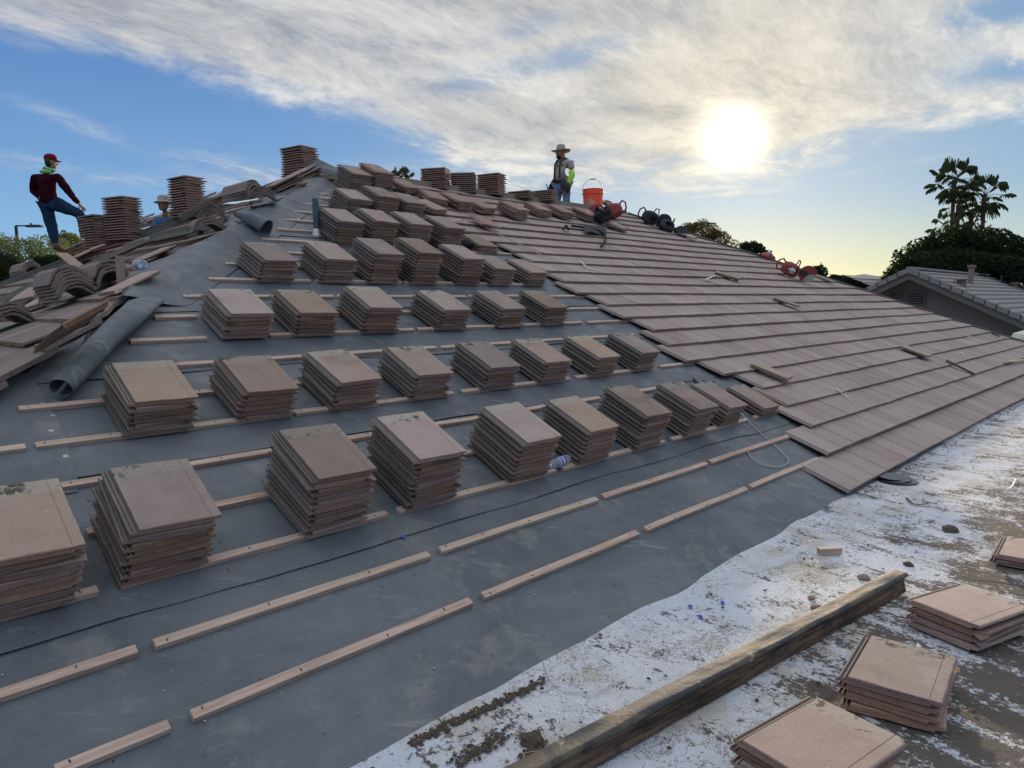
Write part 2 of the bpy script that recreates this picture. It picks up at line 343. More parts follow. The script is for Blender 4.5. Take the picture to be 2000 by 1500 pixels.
M_CAPRED = simple('red_cap_cotton', (.16, .014, .02), .8)
M_NEON = simple('neon_cloth', (.42, .72, .10), .8, var=.08)
M_NEONP = simple('pale_green_cloth', (.22, .48, .22), .8, var=.08)
M_TEE = simple('beige_cotton', (.34, .31, .29), .9, var=.1)
M_STRAW = simple('straw', (.38, .34, .27), .85, scale=30)
M_BLUES = simple('blue_cotton', (.10, .19, .36), .85)
M_HAIR = simple('dark_hair', (.02, .015, .012), .7)
M_BOOT = simple('brown_leather', (.07, .045, .03), .7)
M_PAPER = simple('white_sheet', (.62, .66, .76), .6)
def f_clear(t, b):
    setb(t, b, (.75, .82, .90), .12, None, .5); b.inputs['Transmission Weight'].default_value = .75; b.inputs['IOR'].default_value = 1.2
M_CLEAR = mat('clear_plastic', f_clear)
M_PALMBARK = simple('palm_bark', (.09, .068, .052), .95, scale=4)
M_LABEL = simple('blue_label', (.05, .10, .42), .5)
M_DARKIN = simple('felt_underside', (.05, .06, .07), .7)
# ---------------------------------------------------------------- mesh builder
class MB:
    def __init__(s): s.v = []; s.f = []; s.mi = []
    def add(s, vs, fs, mi=0, M=None):
        o = len(s.v)
        for p in vs:
            p = Vector(p); s.v.append(M @ p if M is not None else p)
        for f in fs: s.f.append([o+i for i in f]); s.mi.append(mi)
    def box(s, c, size, M=None, mi=0, taper=1.0, rot=None):
        hx, hy, hz = (q/2 for q in size); c = Vector(c)
        vs = []
        for z, k in ((-hz, 1), (hz, taper)):
            for x, y in ((-hx, -hy), (hx, -hy), (hx, hy), (-hx, hy)):
                p = Vector((x*k, y*k, z))
                if rot is not None: p = rot @ p
                vs.append(c+p)
        s.add(vs, [(3, 2, 1, 0), (4, 5, 6, 7), (0, 1, 5, 4), (1, 2, 6, 5), (2, 3, 7, 6), (3, 0, 4, 7)], mi, M)
    def loft(s, rings, mi=0, M=None, cap=True, closed=True):
        n = len(rings[0]); vs = [p for r in rings for p in r]; fs = []
        for i in range(len(rings)-1):
            for j in range(n if closed else n-1):
                k = (j+1) % n
                fs.append((i*n+j, i*n+k, (i+1)*n+k, (i+1)*n+j))
        if cap:
            fs.append(tuple(range(n-1, -1, -1))); fs.append(tuple((len(rings)-1)*n+j for j in range(n)))
        s.add(vs, fs, mi, M)
    def tube(s, pts, r, seg=8, mi=0, M=None, flat=1.0):
        pts = [Vector(p) for p in pts]; rs = r if isinstance(r, (list, tuple)) else [r]*len(pts)
        rings = []; up = None
        for i, p in enumerate(pts):
            d = (pts[min(i+1, len(pts)-1)] - pts[max(i-1, 0)]).normalized()
            if up is None: up = Vector((0, 0, 1)) if abs(d.z) < .9 else Vector((1, 0, 0))
            a = d.cross(up).normalized(); b_ = a.cross(d).normalized(); up = b_
            rings.append([p + a*math.cos(2*math.pi*k/seg)*rs[i] + b_*math.sin(2*math.pi*k/seg)*rs[i]*flat for k in range(seg)])
        s.loft(rings, mi, M)
    def lathe(s, prof, seg=20, mi=0, M=None, sx=1, sy=1, cap=True):
        rings = [[Vector((r*sx*math.cos(2*math.pi*k/seg), r*sy*math.sin(2*math.pi*k/seg), z)) for k in range(seg)] for r, z in prof]
        s.loft(rings, mi, M, cap)
    def build(s, name, mats, parent=None, M=None, smooth=False, bevel=0):
        me = bpy.data.meshes.new(name); me.from_pydata([tuple(p) for p in s.v], [], s.f)
        mats = mats if isinstance(mats, (list, tuple)) else [mats]
        for k in mats: me.materials.append(k)
        me.polygons.foreach_set('material_index', s.mi)
        if smooth: me.polygons.foreach_set('use_smooth', [True]*len(me.polygons))
        me.update()
        bm = bmesh.new(); bm.from_mesh(me); bmesh.ops.recalc_face_normals(bm, faces=bm.faces); bm.to_mesh(me); bm.free()
        o = bpy.data.objects.new(name, me); COL.objects.link(o)
        if M is not None: o.matrix_world = M
        if parent is not None: o.parent = parent
        if bevel:
            bv = o.modifiers.new('bevel', 'BEVEL'); bv.width = bevel; bv.segments = 2; bv.limit_method = 'ANGLE'
        return o
def tag(o, label=None, cat=None, group=None, kind=None):
    if label: o['label'] = label
    if cat: o['category'] = cat
    if group: o['group'] = group
    if kind: o['kind'] = kind
    return o
def empty(name, loc=(0, 0, 0), M=None):
    o = bpy.data.objects.new(name, None); o.empty_display_size = .1; COL.objects.link(o)
    if M is not None: o.matrix_world = M
    else: o.matrix_world = Matrix.Translation(Vector(loc))
    return o
def T(v): return Matrix.Translation(v)
def RZ(a): return Matrix.Rotation(a, 4, 'Z')
def onroofM(u, v, n=0.0, a=0.0): return T(rp(u, v, n)) @ MS @ RZ(a)
def nz(x, y=0, z=0, s=1.0): return mnoise.noise(Vector((x*s, y*s, z*s)))

# ---------------------------------------------------------------- roof tile (flat interlocking concrete tile)
PROF = [(0, .003), (0, .017), (.006, .0175), (.0085, .009), (.014, .009), (.0165, .0175), (.022, .0175), (.0245, .009), (.031, .009), (.0345, .0275),
        (.10, .028), (.17, .0283), (.24, .028), (.300, .028), (.3025, .0255), (.305, .028), (.338, .0275), (.343, .025), (.345, .016), (.325, .0135), (.311, .013), (.307, .001), (.24, 0), (.17, .001), (.10, 0), (.035, 0)]
TOPI = set(range(0, 18))
def tile_mesh(seed, chip=None, name='roof_tile', L=.42):
    rnd = random.Random(seed); b = MB(); NS = 9
    ys = [0, .004] + [L*(i+1)/(NS+1) for i in range(NS)] + [L-.003, L]
    rings = []
    for j, y in enumerate(ys):
        ring = []
        for i, (x, z) in enumerate(PROF):
            e = 0 if 1 < j < len(ys)-2 else 1
            dy = nz(x*60+seed*3, seed, 0)*.005*e + (nz(x*25, seed*5.0, 3)*.004*e)
            dz = nz(x*9+seed, y*9, seed*1.3)*.0012
            xx = x + (nz(y*40, seed*2.1, i % 2)*.0018 if i < 3 or 15 < i < 20 else 0)
            zz = z + dz - (.0015 if j == 0 and z > .012 else 0)
            yy = y + (dy if y < L/2 else -abs(dy))
            if chip:
                for (cx, cy, cr) in chip:
                    d = math.hypot(xx-cx, yy-cy)
                    if d < cr:
                        k = (cr-d)/cr; yy += (yy-cy+.001)/max(d, .004)*cr*k*.9; xx += (xx-cx)/max(d, .004)*cr*k*.8
                        zz -= .004*k if z > .012 else -.003*k
            ring.append(Vector((xx, yy, zz)))
        rings.append(ring)
    n = len(PROF)
    vs = [p for r in rings for p in r]; fs = []; mi = []
    for i in range(len(rings)-1):
        for j in range(n):
            k = (j+1) % n; fs.append((i*n+j, i*n+k, (i+1)*n+k, (i+1)*n+j))
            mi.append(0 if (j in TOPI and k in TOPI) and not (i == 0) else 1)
    fs.append(tuple(range(n))); mi.append(1)
    fs.append(tuple((len(rings)-1)*n+j for j in range(n-1, -1, -1))); mi.append(1)
    # two nibs under the head
    me = bpy.data.meshes.new(name)
    b.v = vs; b.f = fs; b.mi = mi
    for cx in (.09, .25): b.box((cx, L-.018, -.0035), (.03, .016, .008), mi=1)
    me.from_pydata([tuple(p) for p in b.v], [], b.f); me.materials.append(M_TILE); me.materials.append(M_TEDGE)
    me.polygons.foreach_set('material_index', b.mi); me.update()
    bm = bmesh.new(); bm.from_mesh(me); bmesh.ops.recalc_face_normals(bm, faces=bm.faces); bm.to_mesh(me); bm.free()
    return me
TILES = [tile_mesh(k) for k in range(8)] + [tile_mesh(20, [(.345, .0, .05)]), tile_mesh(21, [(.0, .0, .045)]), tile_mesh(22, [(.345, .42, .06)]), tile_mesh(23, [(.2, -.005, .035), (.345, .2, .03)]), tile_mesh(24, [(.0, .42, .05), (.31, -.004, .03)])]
TILE_CLEAN = TILES[:8]
CX = .1725; CY = .21
ALLT = []      # (distance, matrix, mesh, label)
ORD = ['topmost', 'second', 'third', 'fourth', 'fifth', 'sixth', 'seventh', 'eighth', 'ninth', 'tenth', 'eleventh', 'twelfth', 'thirteenth', 'fourteenth', 'fifteenth', 'sixteenth', 'seventeenth', 'eighteenth']
def tile_stack(M, count, where, pitch=.0325, jit=.013, rot=.030, lean=(0, 0), rr=None, drift=.012):
    """M: frame of the pile's base centre. where: words that single the pile out."""
    rr = rr or random.Random(hash(where) % 9999 if False else sum(map(ord, where)))
    dx = dy = 0
    for i in range(count):
        dx += rr.uniform(-1, 1)*jit*.5 + lean[0]; dy += rr.uniform(-1, 1)*jit*.5 + lean[1]
        a = rr.uniform(-rot, rot)
        if rr.random() < .12: a *= 2.2
        ox, oy = dx+rr.uniform(-1, 1)*jit*.8, dy*.5+rr.uniform(-1, 1)*jit*.35
        Mi = M @ T((ox, oy, i*pitch)) @ RZ(a) @ Matrix.Rotation(rr.uniform(-.004, .004), 4, 'Y') @ T((-CX, -CY, 0))
        top = count-1-i
        if count == 1: lab = 'single tile ' + where
        elif top == 0: lab = 'topmost tile of ' + where
        elif i == 0: lab = 'bottom tile of ' + where
        else: lab = ORD[top] + ' tile down in ' + where
        me = rr.choice(TILE_CLEAN if (top == 0 and rr.random() < .75) else TILES)
        ALLT.append(((Mi.translation-CAM).length, Mi, me, lab))
PL = ['leftmost', 'second', 'third', 'fourth', 'fifth', 'sixth', 'seventh', 'eighth', 'ninth', 'rightmost']
def pname(i, n): return 'leftmost stack' if i == 0 else ('rightmost stack' if i == n-1 else PL[i] + ' stack from left')
ROWS = [
 ('nearest row', 1.08, [(.65, 8), (1.13, 8), (1.90, 10), (2.50, 10), (3.26, 9), (3.90, 8), (4.55, 9), (5.24, 8), (5.80, 6), (6.56, 3)]),
 ('second row up', 2.10, [(1.46, 6), (2.04, 6), (2.63, 6), (3.23, 6), (3.91, 6), (4.53, 6), (5.20, 6), (5.84, 6)]),
 ('third row up', 3.12, [(2.37, 6), (2.90, 6), (3.48, 7), (4.24, 6), (4.97, 6), (5.62, 6)]),
 ('fourth row up', 4.15, [(3.08, 6), (3.67, 7), (4.17, 9), (4.68, 10), (5.26, 9), (5.76, 6), (6.33, 5)]),
 ('fifth row up', 5.19, [(4.41, 8), (4.83, 9), (5.30, 9), (5.80, 9), (6.48, 3)]),
 ('sixth row up', 6.22, [(5.12, 7), (5.55, 9), (5.97, 8)]),
 ('seventh row up', 7.25, [(5.82, 9), (6.17, 11)])]
for rn, v, L in ROWS:
    for i, (ur, n) in enumerate(L):
        w_ = pname(i, len(L)) + ', ' + rn
        rr = random.Random(i*13+int(v*100))
        tile_stack(onroofM(ur-.17, v+.205, .028, rr.uniform(-.035, .035)), n, w_, pitch=.0335, rr=rr,
                   lean=(rr.uniform(-.003, .003), rr.uniform(-.002, .002)))
# stacks stood up along the ridge and the left hip (level, catching the sky between the tiles)
def wstack(x, y, z, a, n, where, pitch=.035, **k): tile_stack(T((x, y, z)) @ RZ(a), n, where, pitch=pitch, jit=.012, rot=.05, **k)
wstack(7.75, 9.45, 3.50, .55, 10, 'left one of three tall stacks on the ridge')
wstack(8.38, 9.45, 3.50, .75, 10, 'middle one of three tall stacks on the ridge')
wstack(9.02, 9.42, 3.52, .35, 11, 'right one of three tall stacks on the ridge')
wstack(9.78, 9.40, 3.54, .4, 4, 'low stack beside the three tall ridge stacks')
wstack(10.42, 9.40, 3.55, .3, 6, 'low ridge stack in front of the straw hatted man')
wstack(5.35, 9.62, 3.45, .25, 12, 'stack perched on the roof peak')
wstack(3.28, 11.92, 2.44, .15, 14, 'stack behind the raised knee of man in red cap', pitch=.0375)
wstack(3.52, 11.55, 2.58, .35, 17, 'stack right of the man in red cap', pitch=.037)
wstack(4.20, 10.88, 2.90, .2, 16, 'tall stack hiding the crouching man', pitch=.0365)
# low piles on the finished tiles below the ridge
for i, (px, py, n, a, words) in enumerate([(1008, 424, 5, .1, 'pile under the right tall ridge stack'), (1055, 420, 4, -.1, 'second low pile along the upper roof'), (1100, 424, 4, .05, 'third low pile along the upper roof'), (1146, 428, 4, .1, 'fourth low pile, beside the black hose'),
        (942, 412, 3, .2, 'low pile under the middle ridge stack'), (895, 404, 4, .1, 'low pile under the left ridge stack'), (852, 396, 3, -.2, 'low pile right of the highest stacks'), (800, 374, 3, .1, 'small pile right of the seventh row stacks'), (846, 412, 2, .3, 'pair of tiles beside the sixth row stacks'), (1188, 402, 2, .6, 'pair of tiles left of the orange bucket'), (1210, 448, 2, .4, 'pair of tiles below the black bag')]):
    u, v = ruv(px, py, .1)
    tile_stack(onroofM(u, v+.1, .098, a), n, words, rr=random.Random(90+i), jit=.02, rot=.1)
# stacks on the flat roof
def fstack(px, py, z, ang, n, where, **k):
    p = flat(px, py, z); tile_stack(T((p.x, p.y, .006)) @ RZ(ang), n, where, jit=.012, rot=.055, **k)
fstack(1752, 1296, .135, -1.44, 4, 'stack beside the right end of charred beam', pitch=.0335)
fstack(1892, 1176, .135, -1.86, 4, 'stack farthest along right edge of flat roof', pitch=.0345)
fstack(1592, 1440, .165, -1.72, 5, 'nearest stack at the bottom right corner', pitch=.0335)
fstack(2010, 1072, .07, -1.55, 2, 'low stack cut off by the right edge', pitch=.034)
# single loose tiles on the finished roof
for i, (px, py, n, a, words, ry) in enumerate([(950, 432, .16, -.25, 'tipped face down on the tiles above the stacks', .06)]):
    u, v = ruv(px, py, n)
    M = onroofM(u, v+.02, n, a) @ Matrix.Rotation(math.pi+.05, 4, 'Y')
    ALLT.append(((M.translation-CAM).length, M @ T((-CX, -CY, 0)), TILES[2], 'single tile ' + words))
ALLT.sort(key=lambda q: q[0])
NT_IND = 300
GRP = 'flat concrete roof tiles piled in stacks'
for d, M, me, lab in ALLT[:NT_IND]:
    o = bpy.data.objects.new('concrete_tile', me); COL.objects.link(o); o.matrix_world = M
    tag(o, lab, 'roof tile', GRP, 'thing')
if len(ALLT) > NT_IND:
    b = MB(); n0 = TILES[0]
    for d, M, me, lab in ALLT[NT_IND:]:
        o = len(b.v); b.v += [M @ v.co for v in me.vertices]
        for p in me.polygons: b.f.append([o+i for i in p.vertices]); b.mi.append(p.material_index)
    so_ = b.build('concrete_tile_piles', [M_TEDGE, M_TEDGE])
    tag(so_, 'far stacks of flat roof tiles along the ridge and left hip against the sky', 'roof tiles', kind='stuff')
print('TILES', len(ALLT))
# ---------------------------------------------------------------- ground, hills
GZ = -3.2
b = MB(); b.add([(-900, -900, GZ), (1500, -900, GZ), (1500, 1500, GZ), (-900, 1500, GZ)], [(0, 1, 2, 3)])
tag(b.build('ground', simple('dry_ground', (.22, .18, .14), .95, scale=.2)), kind='structure')
b = MB(); vs = []; fs = []; N = 60
for i in range(N+1):
    a = R_(5+85*i/N); r = 900; h = 18+22*(.5+nz(i*.13, 4))+10*nz(i*.5, 9)
    if i > 40: h += 8*math.exp(-((i-49)/4)**2)
    vs += [(math.sin(a)*r, math.cos(a)*r, GZ), (math.sin(a)*(r+60), math.cos(a)*(r+60), GZ+h), (math.sin(a)*(r+200), math.cos(a)*(r+200), GZ)]
for i in range(N): fs += [(i*3, i*3+3, i*3+4, i*3+1), (i*3+1, i*3+4, i*3+5, i*3+2)]
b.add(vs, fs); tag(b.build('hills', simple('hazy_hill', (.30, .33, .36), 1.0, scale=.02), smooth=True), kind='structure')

# ---------------------------------------------------------------- the house being re-roofed
house = empty('house', (8, 2, 0))
tag(house, 'single storey house being re-tiled, grey underlayment left and finished tiles right', 'house')
HI = house.matrix_world.inverted()
def hp(bl, name, mats, **k):
    o = bl.build(name, mats, **k); o.parent = house; o.matrix_parent_inverse = T((-8, -2, 0)); return o
yB = 9.406*2 - Y0
b = MB()
# walls
x0, x1 = hipl(0)+.45, UH-.45
b.box(((x0+x1)/2, (Y0+yB)/2, (GZ-.12)/2), (x1-x0, yB-Y0-.3, -GZ-.12)); b.box((9.0, -2.6, (GZ-.3)/2), (29, 8.6, -GZ-.3))
hp(b, 'wall', M_STUCCO)
# structural deck under felt and tiles (hip roof, four planes)
b = MB()
A = rp(hipl(-.1), -.1, -.02); B = rp(hipr(-.1), -.1, -.02); C = rp(hipr(VR), VR, -.02); Dd = rp(hipl(VR), VR, -.02)
A2 = Vector((A.x, yB+.1, A.z)); B2 = Vector((B.x, yB+.1, B.z))
b.add([A, B, C, Dd, A2, B2, A-Vector((0, 0, .14)), B-Vector((0, 0, .14)), A2-Vector((0, 0, .14)), B2-Vector((0, 0, .14))], [(0, 1, 2, 3), (4, 0, 3), (5, 4, 3, 2), (1, 5, 2), (0, 6, 7, 1), (4, 8, 6, 0), (5, 9, 8, 4), (1, 7, 9, 5), (6, 8, 9, 7)])
q1_ = Vector((2.9, 14.2, RA.z-(UL-2.9)*TT-.02)); q2_ = Vector((2.9, 21, q1_.z)); q3_ = Vector((A.x, 21, A.z)); q4_ = Vector((A.x, 13, A.z))
b.add([Dd, q1_, q2_, q3_, q4_, Dd-Vector((0, 0, .9)), q1_-Vector((0, 0, 2.2)), q2_-Vector((0, 0, 2.2)), q3_-Vector((0, 0, .5))], [(0, 1, 2, 3, 4), (0, 5, 6, 1), (1, 6, 7, 2), (2, 7, 8, 3)])
hp(b, 'roof_deck', M_WOODOLD)
# flat roof: gently uneven coated deck
b = MB(); nx, ny = 300, 90; X0, X1, Y_0, Y_1 = -5.5, 23.5, -6.8, 2.02
vs = []
for j in range(ny+1):
    for i in range(nx+1):
        t_ = i/nx; x = X0+(X1-X0)*t_; y = Y_1+(Y_0-Y_1)*(j/ny)**1.5
        z = nz(x*.8, y*.8)*.008 + nz(x*3, y*3, 5)*.003 - .006 + (.030*max(0, 1-(Y_1-y)/.16)**2 if j else .034)
        vs.append((x, y, z))
b.add(vs, [(j*(nx+1)+i, j*(nx+1)+i+1, (j+1)*(nx+1)+i+1, (j+1)*(nx+1)+i) for j in range(ny) for i in range(nx)])
hp(b, 'flat_roof', M_COAT, smooth=True)
# felt sheets, lapped up the slope, lower edges slightly rippled
SEAMS = [-.035, .93, 1.84, 2.75, 3.61, 4.5, 5.4, 6.3, 7.2]
for si, vlo in enumerate(SEAMS):
    vhi = min(SEAMS[si+1]+.10, VR+.02) if si+1 < len(SEAMS) else VR+.02
    b = MB(); ul = hipl(max(vlo, .3))-.05 if vlo > 0 else -2.2; ur = 8.6 if vlo < 8 else 8
    du = .05; n = int((ur-(hipl(vhi)-.3))/du); rows_ = [0, .006, .03, .07, .14, .25, .4, .6, .8, 1.0]
    vs = []; idx = {}
    U0 = max(hipl(vlo)-.4, -2.6)
    nu = int((ur-U0)/du)
    for j, f in enumerate(rows_):
        for i in range(nu+1):
            u = U0+(ur-U0)*i/nu
            wob = nz(u*.9, vlo*3)*.045 + nz(u*3.3, vlo)*.010
            if vlo < 0: wob = nz(u*.5, 3)*.022+nz(u*2.5, 8)*.008
            v = vlo+wob*(1-f) + (vhi-vlo)*f
            u2 = max(u, hipl(v)-.02)
            lift = .003 + (.001+.008*max(0, nz(u*1.7, vlo*7, 1)+.2))*math.exp(-f*14)
            n_ = .0022 + lift + nz(u*1.6, v*1.6, 3)*.0035
            if j == 0 and vlo < 0: n_ = -.006
            if f > .88: n_ = -.004
            vs.append(rp(u2, v, n_+.002))
    b.add(vs, [(j*(nu+1)+i, j*(nu+1)+i+1, (j+1)*(nu+1)+i+1, (j+1)*(nu+1)+i) for j in range(len(rows_)-1) for i in range(nu)])
    hp(b, 'underlayment_sheet', M_FELT, smooth=True)
# short end-lap of felt at the left
b = MB(); ed_ = [ruv(x, y, .01) for x, y in ((62, 728), (72, 752), (90, 786), (112, 820), (129, 850), (140, 892), (149, 925), (152, 962))]
vs = []
for i in range(36):
    t_ = i/35*7; a = min(6, int(t_)); f = t_-a; u_ = ed_[a][0]*(1-f)+ed_[a+1][0]*f; v_ = ed_[a][1]*(1-f)+ed_[a+1][1]*f
    for k in range(6): vs.append(rp(u_+nz(i*.4, 1)*.01-(k/5)*.6, v_, .0145-(.010 if k == 5 else 0)+.004*max(0, nz(i*.5, 7))*(k == 0)))
b.add(vs, [(i*6+k, i*6+k+1, i*6+k+7, i*6+k+6) for i in range(35) for k in range(5)])
hp(b, 'underlayment_sheet', M_FELT, smooth=True)
# battens nailed along the courses (photographed end columns per course)
BT = [(0, 110, 331), (0, 375, 921), (0, 945, 1247), (0, 1262, 1459), (0, 1466, 1600), (1, -160, 268), (1, 305, 838), (1, 862, 1167), (1, 1180, 1380), (1, 1388, 1570),
 (2, -150, 193), (2, 236, 757), (2, 778, 1085), (2, 1098, 1298), (2, 1312, 1460), (2, 1474, 1560), (3, 172, 740), (3, 752, 1200), (3, 1212, 1500), (4, 120, 596), (4, 604, 1008), (4, 1016, 1172), (4, 1180, 1337),
 (5, -90, 52), (5, 70, 570), (5, 578, 886), (5, 902, 1112), (5, 1125, 1236), (5, 1290, 1370), (6, 37, 640), (6, 650, 1000), (6, 1008, 1260), (7, 328, 604), (7, 612, 852), (7, 862, 1100), (7, 1108, 1240),
 (8, 256, 405), (8, 528, 808), (8, 816, 966), (8, 975, 1137), (8, 1147, 1240), (9, 302, 384), (9, 520, 1022), (9, 1030, 1180), (10, 358, 537), (10, 545, 652), (10, 660, 910), (10, 916, 1160),
 (11, 408, 606), (11, 618, 784), (11, 790, 1060), (12, 441, 590), (12, 600, 1050), (13, 564, 700), (13, 720, 1020), (14, 513, 684), (14, 700, 1000), (15, 542, 640), (16, 557, 660), (17, 576, 690), (18, 597, 700), (19, 626, 720), (19.6, 612, 640)]
rb = random.Random(5)
for k, xa, xb in BT:
    v = V0+k*S; ua = uof(xa, v); ub = uof(xb, v); Lb = ub-ua; h = .024; wd = .040
    b = MB(); segs = max(2, int(Lb/.12)); rings = []
    sd = rb.random()*50
    for i in range(segs+1):
        x = Lb*i/segs; dv = nz(x*1.1, sd)*.006; dn = nz(x*1.5, sd+9)*.0015
        dx = (rb.uniform(-.003, .003) if i in (0, segs) else 0)
        rings.append([Vector((x+dx, -wd/2+dv, .001)), Vector((x+dx, -wd/2+dv, h-.002+dn)), Vector((x+dx, -wd/2+.002+dv, h+dn)), Vector((x+dx, wd/2-.002+dv, h+dn)), Vector((x+dx, wd/2+dv, h-.002+dn)), Vector((x+dx, wd/2+dv, .001))])
    b.loft(rings)
    x = .04
    while x < Lb-.02:
        b.box((x, rb.uniform(-.008, .008), h+.0012), (.0035, .011, .003), mi=1, rot=Matrix.Rotation(rb.uniform(-.4, .4), 3, 'Z')); x += rb.uniform(.24, .5)
    hp(b, 'batten', [M_WOOD, M_BLACK], M=onroofM(ua, v+wd/2, .0075, rb.uniform(-.0025, .0025)))

# ---------------------------------------------------------------- laid tile courses (the finished part)
def laid(b, M, L=.42, rr=random, ext=None, cut=None, rnds=None, seg=3, wide=.3035, lip=.0315):
    """one laid tile in simplified profile; ext: clip function on world-plane coords"""
    prof = [(.0, .006), (.0, .018), (.012, .018), (.015, .0105), (.030, .0105), (.034, .028), (.3, .028), (.3025, .0255), (.305, .028), (wide+lip-.0025, .027), (wide+lip, .015), (wide+.002, .012), (wide-.004, 0), (.035, 0)]
    rings = []
    sd = rr.random()*99
    for j in range(seg+1):
        y = L*j/seg
        rings.append([Vector((x+ (nz(x*30, sd)*.0), y + (nz(x*22, sd)*.0045 if j == 0 else 0), z+nz(x*5, y*6, sd)*.001)) for x, z in prof])
    base = len(b.v); n = len(prof); r_ = rr.random()
    for r in rings:
        for p in r: b.v.append(M @ p)
    f0 = len(b.f)
    for i in range(seg):
        for j in range(n):
            k = (j+1) % n; b.f.append([base+i*n+j, base+i*n+k, base+(i+1)*n+k, base+(i+1)*n+j]); b.mi.append(0)
    b.f.append([base+j for j in range(n)]); b.mi.append(1)
    b.f.append([base+seg*n+j for j in range(n-1, -1, -1)]); b.mi.append(1)
    rnds += [r_]*(len(b.f)-f0)
def finish(b, rnds, name, parentf=hp):
    o = parentf(b, name, [M_OLD_SHADED if 'old' in name else M_LAID, M_TEDGE])
    at_ = o.data.attributes.new('rnd', 'FLOAT', 'FACE'); at_.data.foreach_set('value', rnds)
    return o
LEFTU = [5.72, 6.19, 6.61, 6.80, 6.92, 6.66, 6.43, 6.60, 6.77, 6.62, 6.735, 6.58, 6.68, 6.67, 6.76, 6.74, 6.52, 6.45, 6.3, 6.35, 6.35, 6.5, 6.6, 6.2]
rt = random.Random(11)
b = MB(); rnds = []
for k in range(-1, 23):
    v = (V0+k*S) if k >= 0 else .012
    ul = LEFTU[k+1]; u = ul; tl = math.atan2(.030, .343)
    while u < hipr(v)+.1:
        wob = nz(u*.35, k*.37)*.016 + nz(u*1.1, k*.9)*.006
        vv = v+wob-.008+rt.uniform(-.003, .003)
        n = .055+nz(u*.45, k*.3, 2)*.010 + rt.uniform(0, .003) + (-.016 if k == -1 else 0)
        M = T(rp(u, vv, n)) @ MS @ RZ(rt.uniform(-.004, .004)) @ Matrix.Rotation(-tl, 4, 'X')
        n0 = len(b.v)
        laid(b, M, rr=rt, rnds=rnds, L=.42 if k < 22 else .34)
        for i in range(n0, len(b.v)):                       # raking cut along the hip
            p = b.v[i]; lim = UH-(p.y-Y0)
            if p.x > lim: p.x = lim + (p.x-lim)*.02
        u += .3035
finish(b, rnds, 'laid_tiles')
# left slope: the old tiles still in place
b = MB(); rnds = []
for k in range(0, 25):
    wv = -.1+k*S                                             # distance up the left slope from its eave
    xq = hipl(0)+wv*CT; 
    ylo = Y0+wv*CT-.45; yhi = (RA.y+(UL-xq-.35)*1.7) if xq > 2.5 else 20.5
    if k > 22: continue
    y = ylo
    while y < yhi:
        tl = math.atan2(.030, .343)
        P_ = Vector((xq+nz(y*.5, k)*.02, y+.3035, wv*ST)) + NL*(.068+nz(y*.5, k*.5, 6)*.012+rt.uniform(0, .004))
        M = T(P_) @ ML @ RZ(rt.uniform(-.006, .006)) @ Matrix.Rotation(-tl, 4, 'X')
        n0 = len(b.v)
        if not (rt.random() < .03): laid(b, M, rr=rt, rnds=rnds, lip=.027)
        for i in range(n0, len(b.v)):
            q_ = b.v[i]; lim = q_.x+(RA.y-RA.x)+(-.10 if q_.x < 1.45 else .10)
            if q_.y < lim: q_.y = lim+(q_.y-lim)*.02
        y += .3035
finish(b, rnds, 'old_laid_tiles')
# hip and ridge boards
def bar(p0, p1, w_, h, z0=0.0):
    p0 = Vector(p0); p1 = Vector(p1); d = (p1-p0); L = d.length; q = d.to_track_quat('X', 'Z').to_matrix().to_4x4()
    return T(p0) @ q, L
for nm, p0, p1, w_, h in (('hip_board', rp(hipr(0), 0, .06), rp(hipr(VR), VR, .06), .04, .10), ('ridge_board', RA+Vector((.6, 0, .09)), RB+Vector((0, 0, .09)), .04, .10), ('hip_board', RA+Vector((-.3, .3, .0)), RA+Vector((-7.2, 7.2, -7.2*TT+.05)), .04, .14)):
    M, L = bar(p0, p1, w_, h); b = MB(); b.box((L/2, 0, .0), (L, w_, h)); hp(b, nm, M_WOODOLD, M=M)
# vent pipe standing through the felt
b = MB(); pz = rp(4.02, 5.47, 0)
b.lathe([(.036, -.05), (.036, .40), (.030, .40), (.030, .3)], 20)
vp = hp(b, 'vent_pipe', simple('painted_pipe', (.055, .085, .10), .5), M=T(pz), smooth=False)
b = MB(); b.lathe([(.075, -.02), (.06, .02), (.044, .06), (.038, .085)], 20)
fl = b.build('flashing', M_STEEL, M=None, smooth=True); fl.parent = vp
# galvanised nail caps
rn = random.Random(3)
b = MB()
for px, py in ((335, 242*.25+550), (102, 842), (98, 795), (127, 893), (132, 945), (525, 428)):
    pass
caps = [(84, 790), (100, 842), (128, 892), (133, 944), (103, 812), (464, 486), (583, 428), (590, 412), (596, 388), (572, 421), (788, 1049), (553, 441), (606, 376), (611, 389)]
for px, py in caps:
    u, v = ruv(px, py, .01); b = MB(); r_ = .013 if py > 700 else .018
    b.lathe([(r_, 0), (r_*.9, .0022), (r_*.3, .003), (r_*.28, .0045), (.0005, .005)], 12)
    hp(b, 'nail_cap', M_STEEL if px != 788 else M_LABEL, M=onroofM(u, v, .0125))

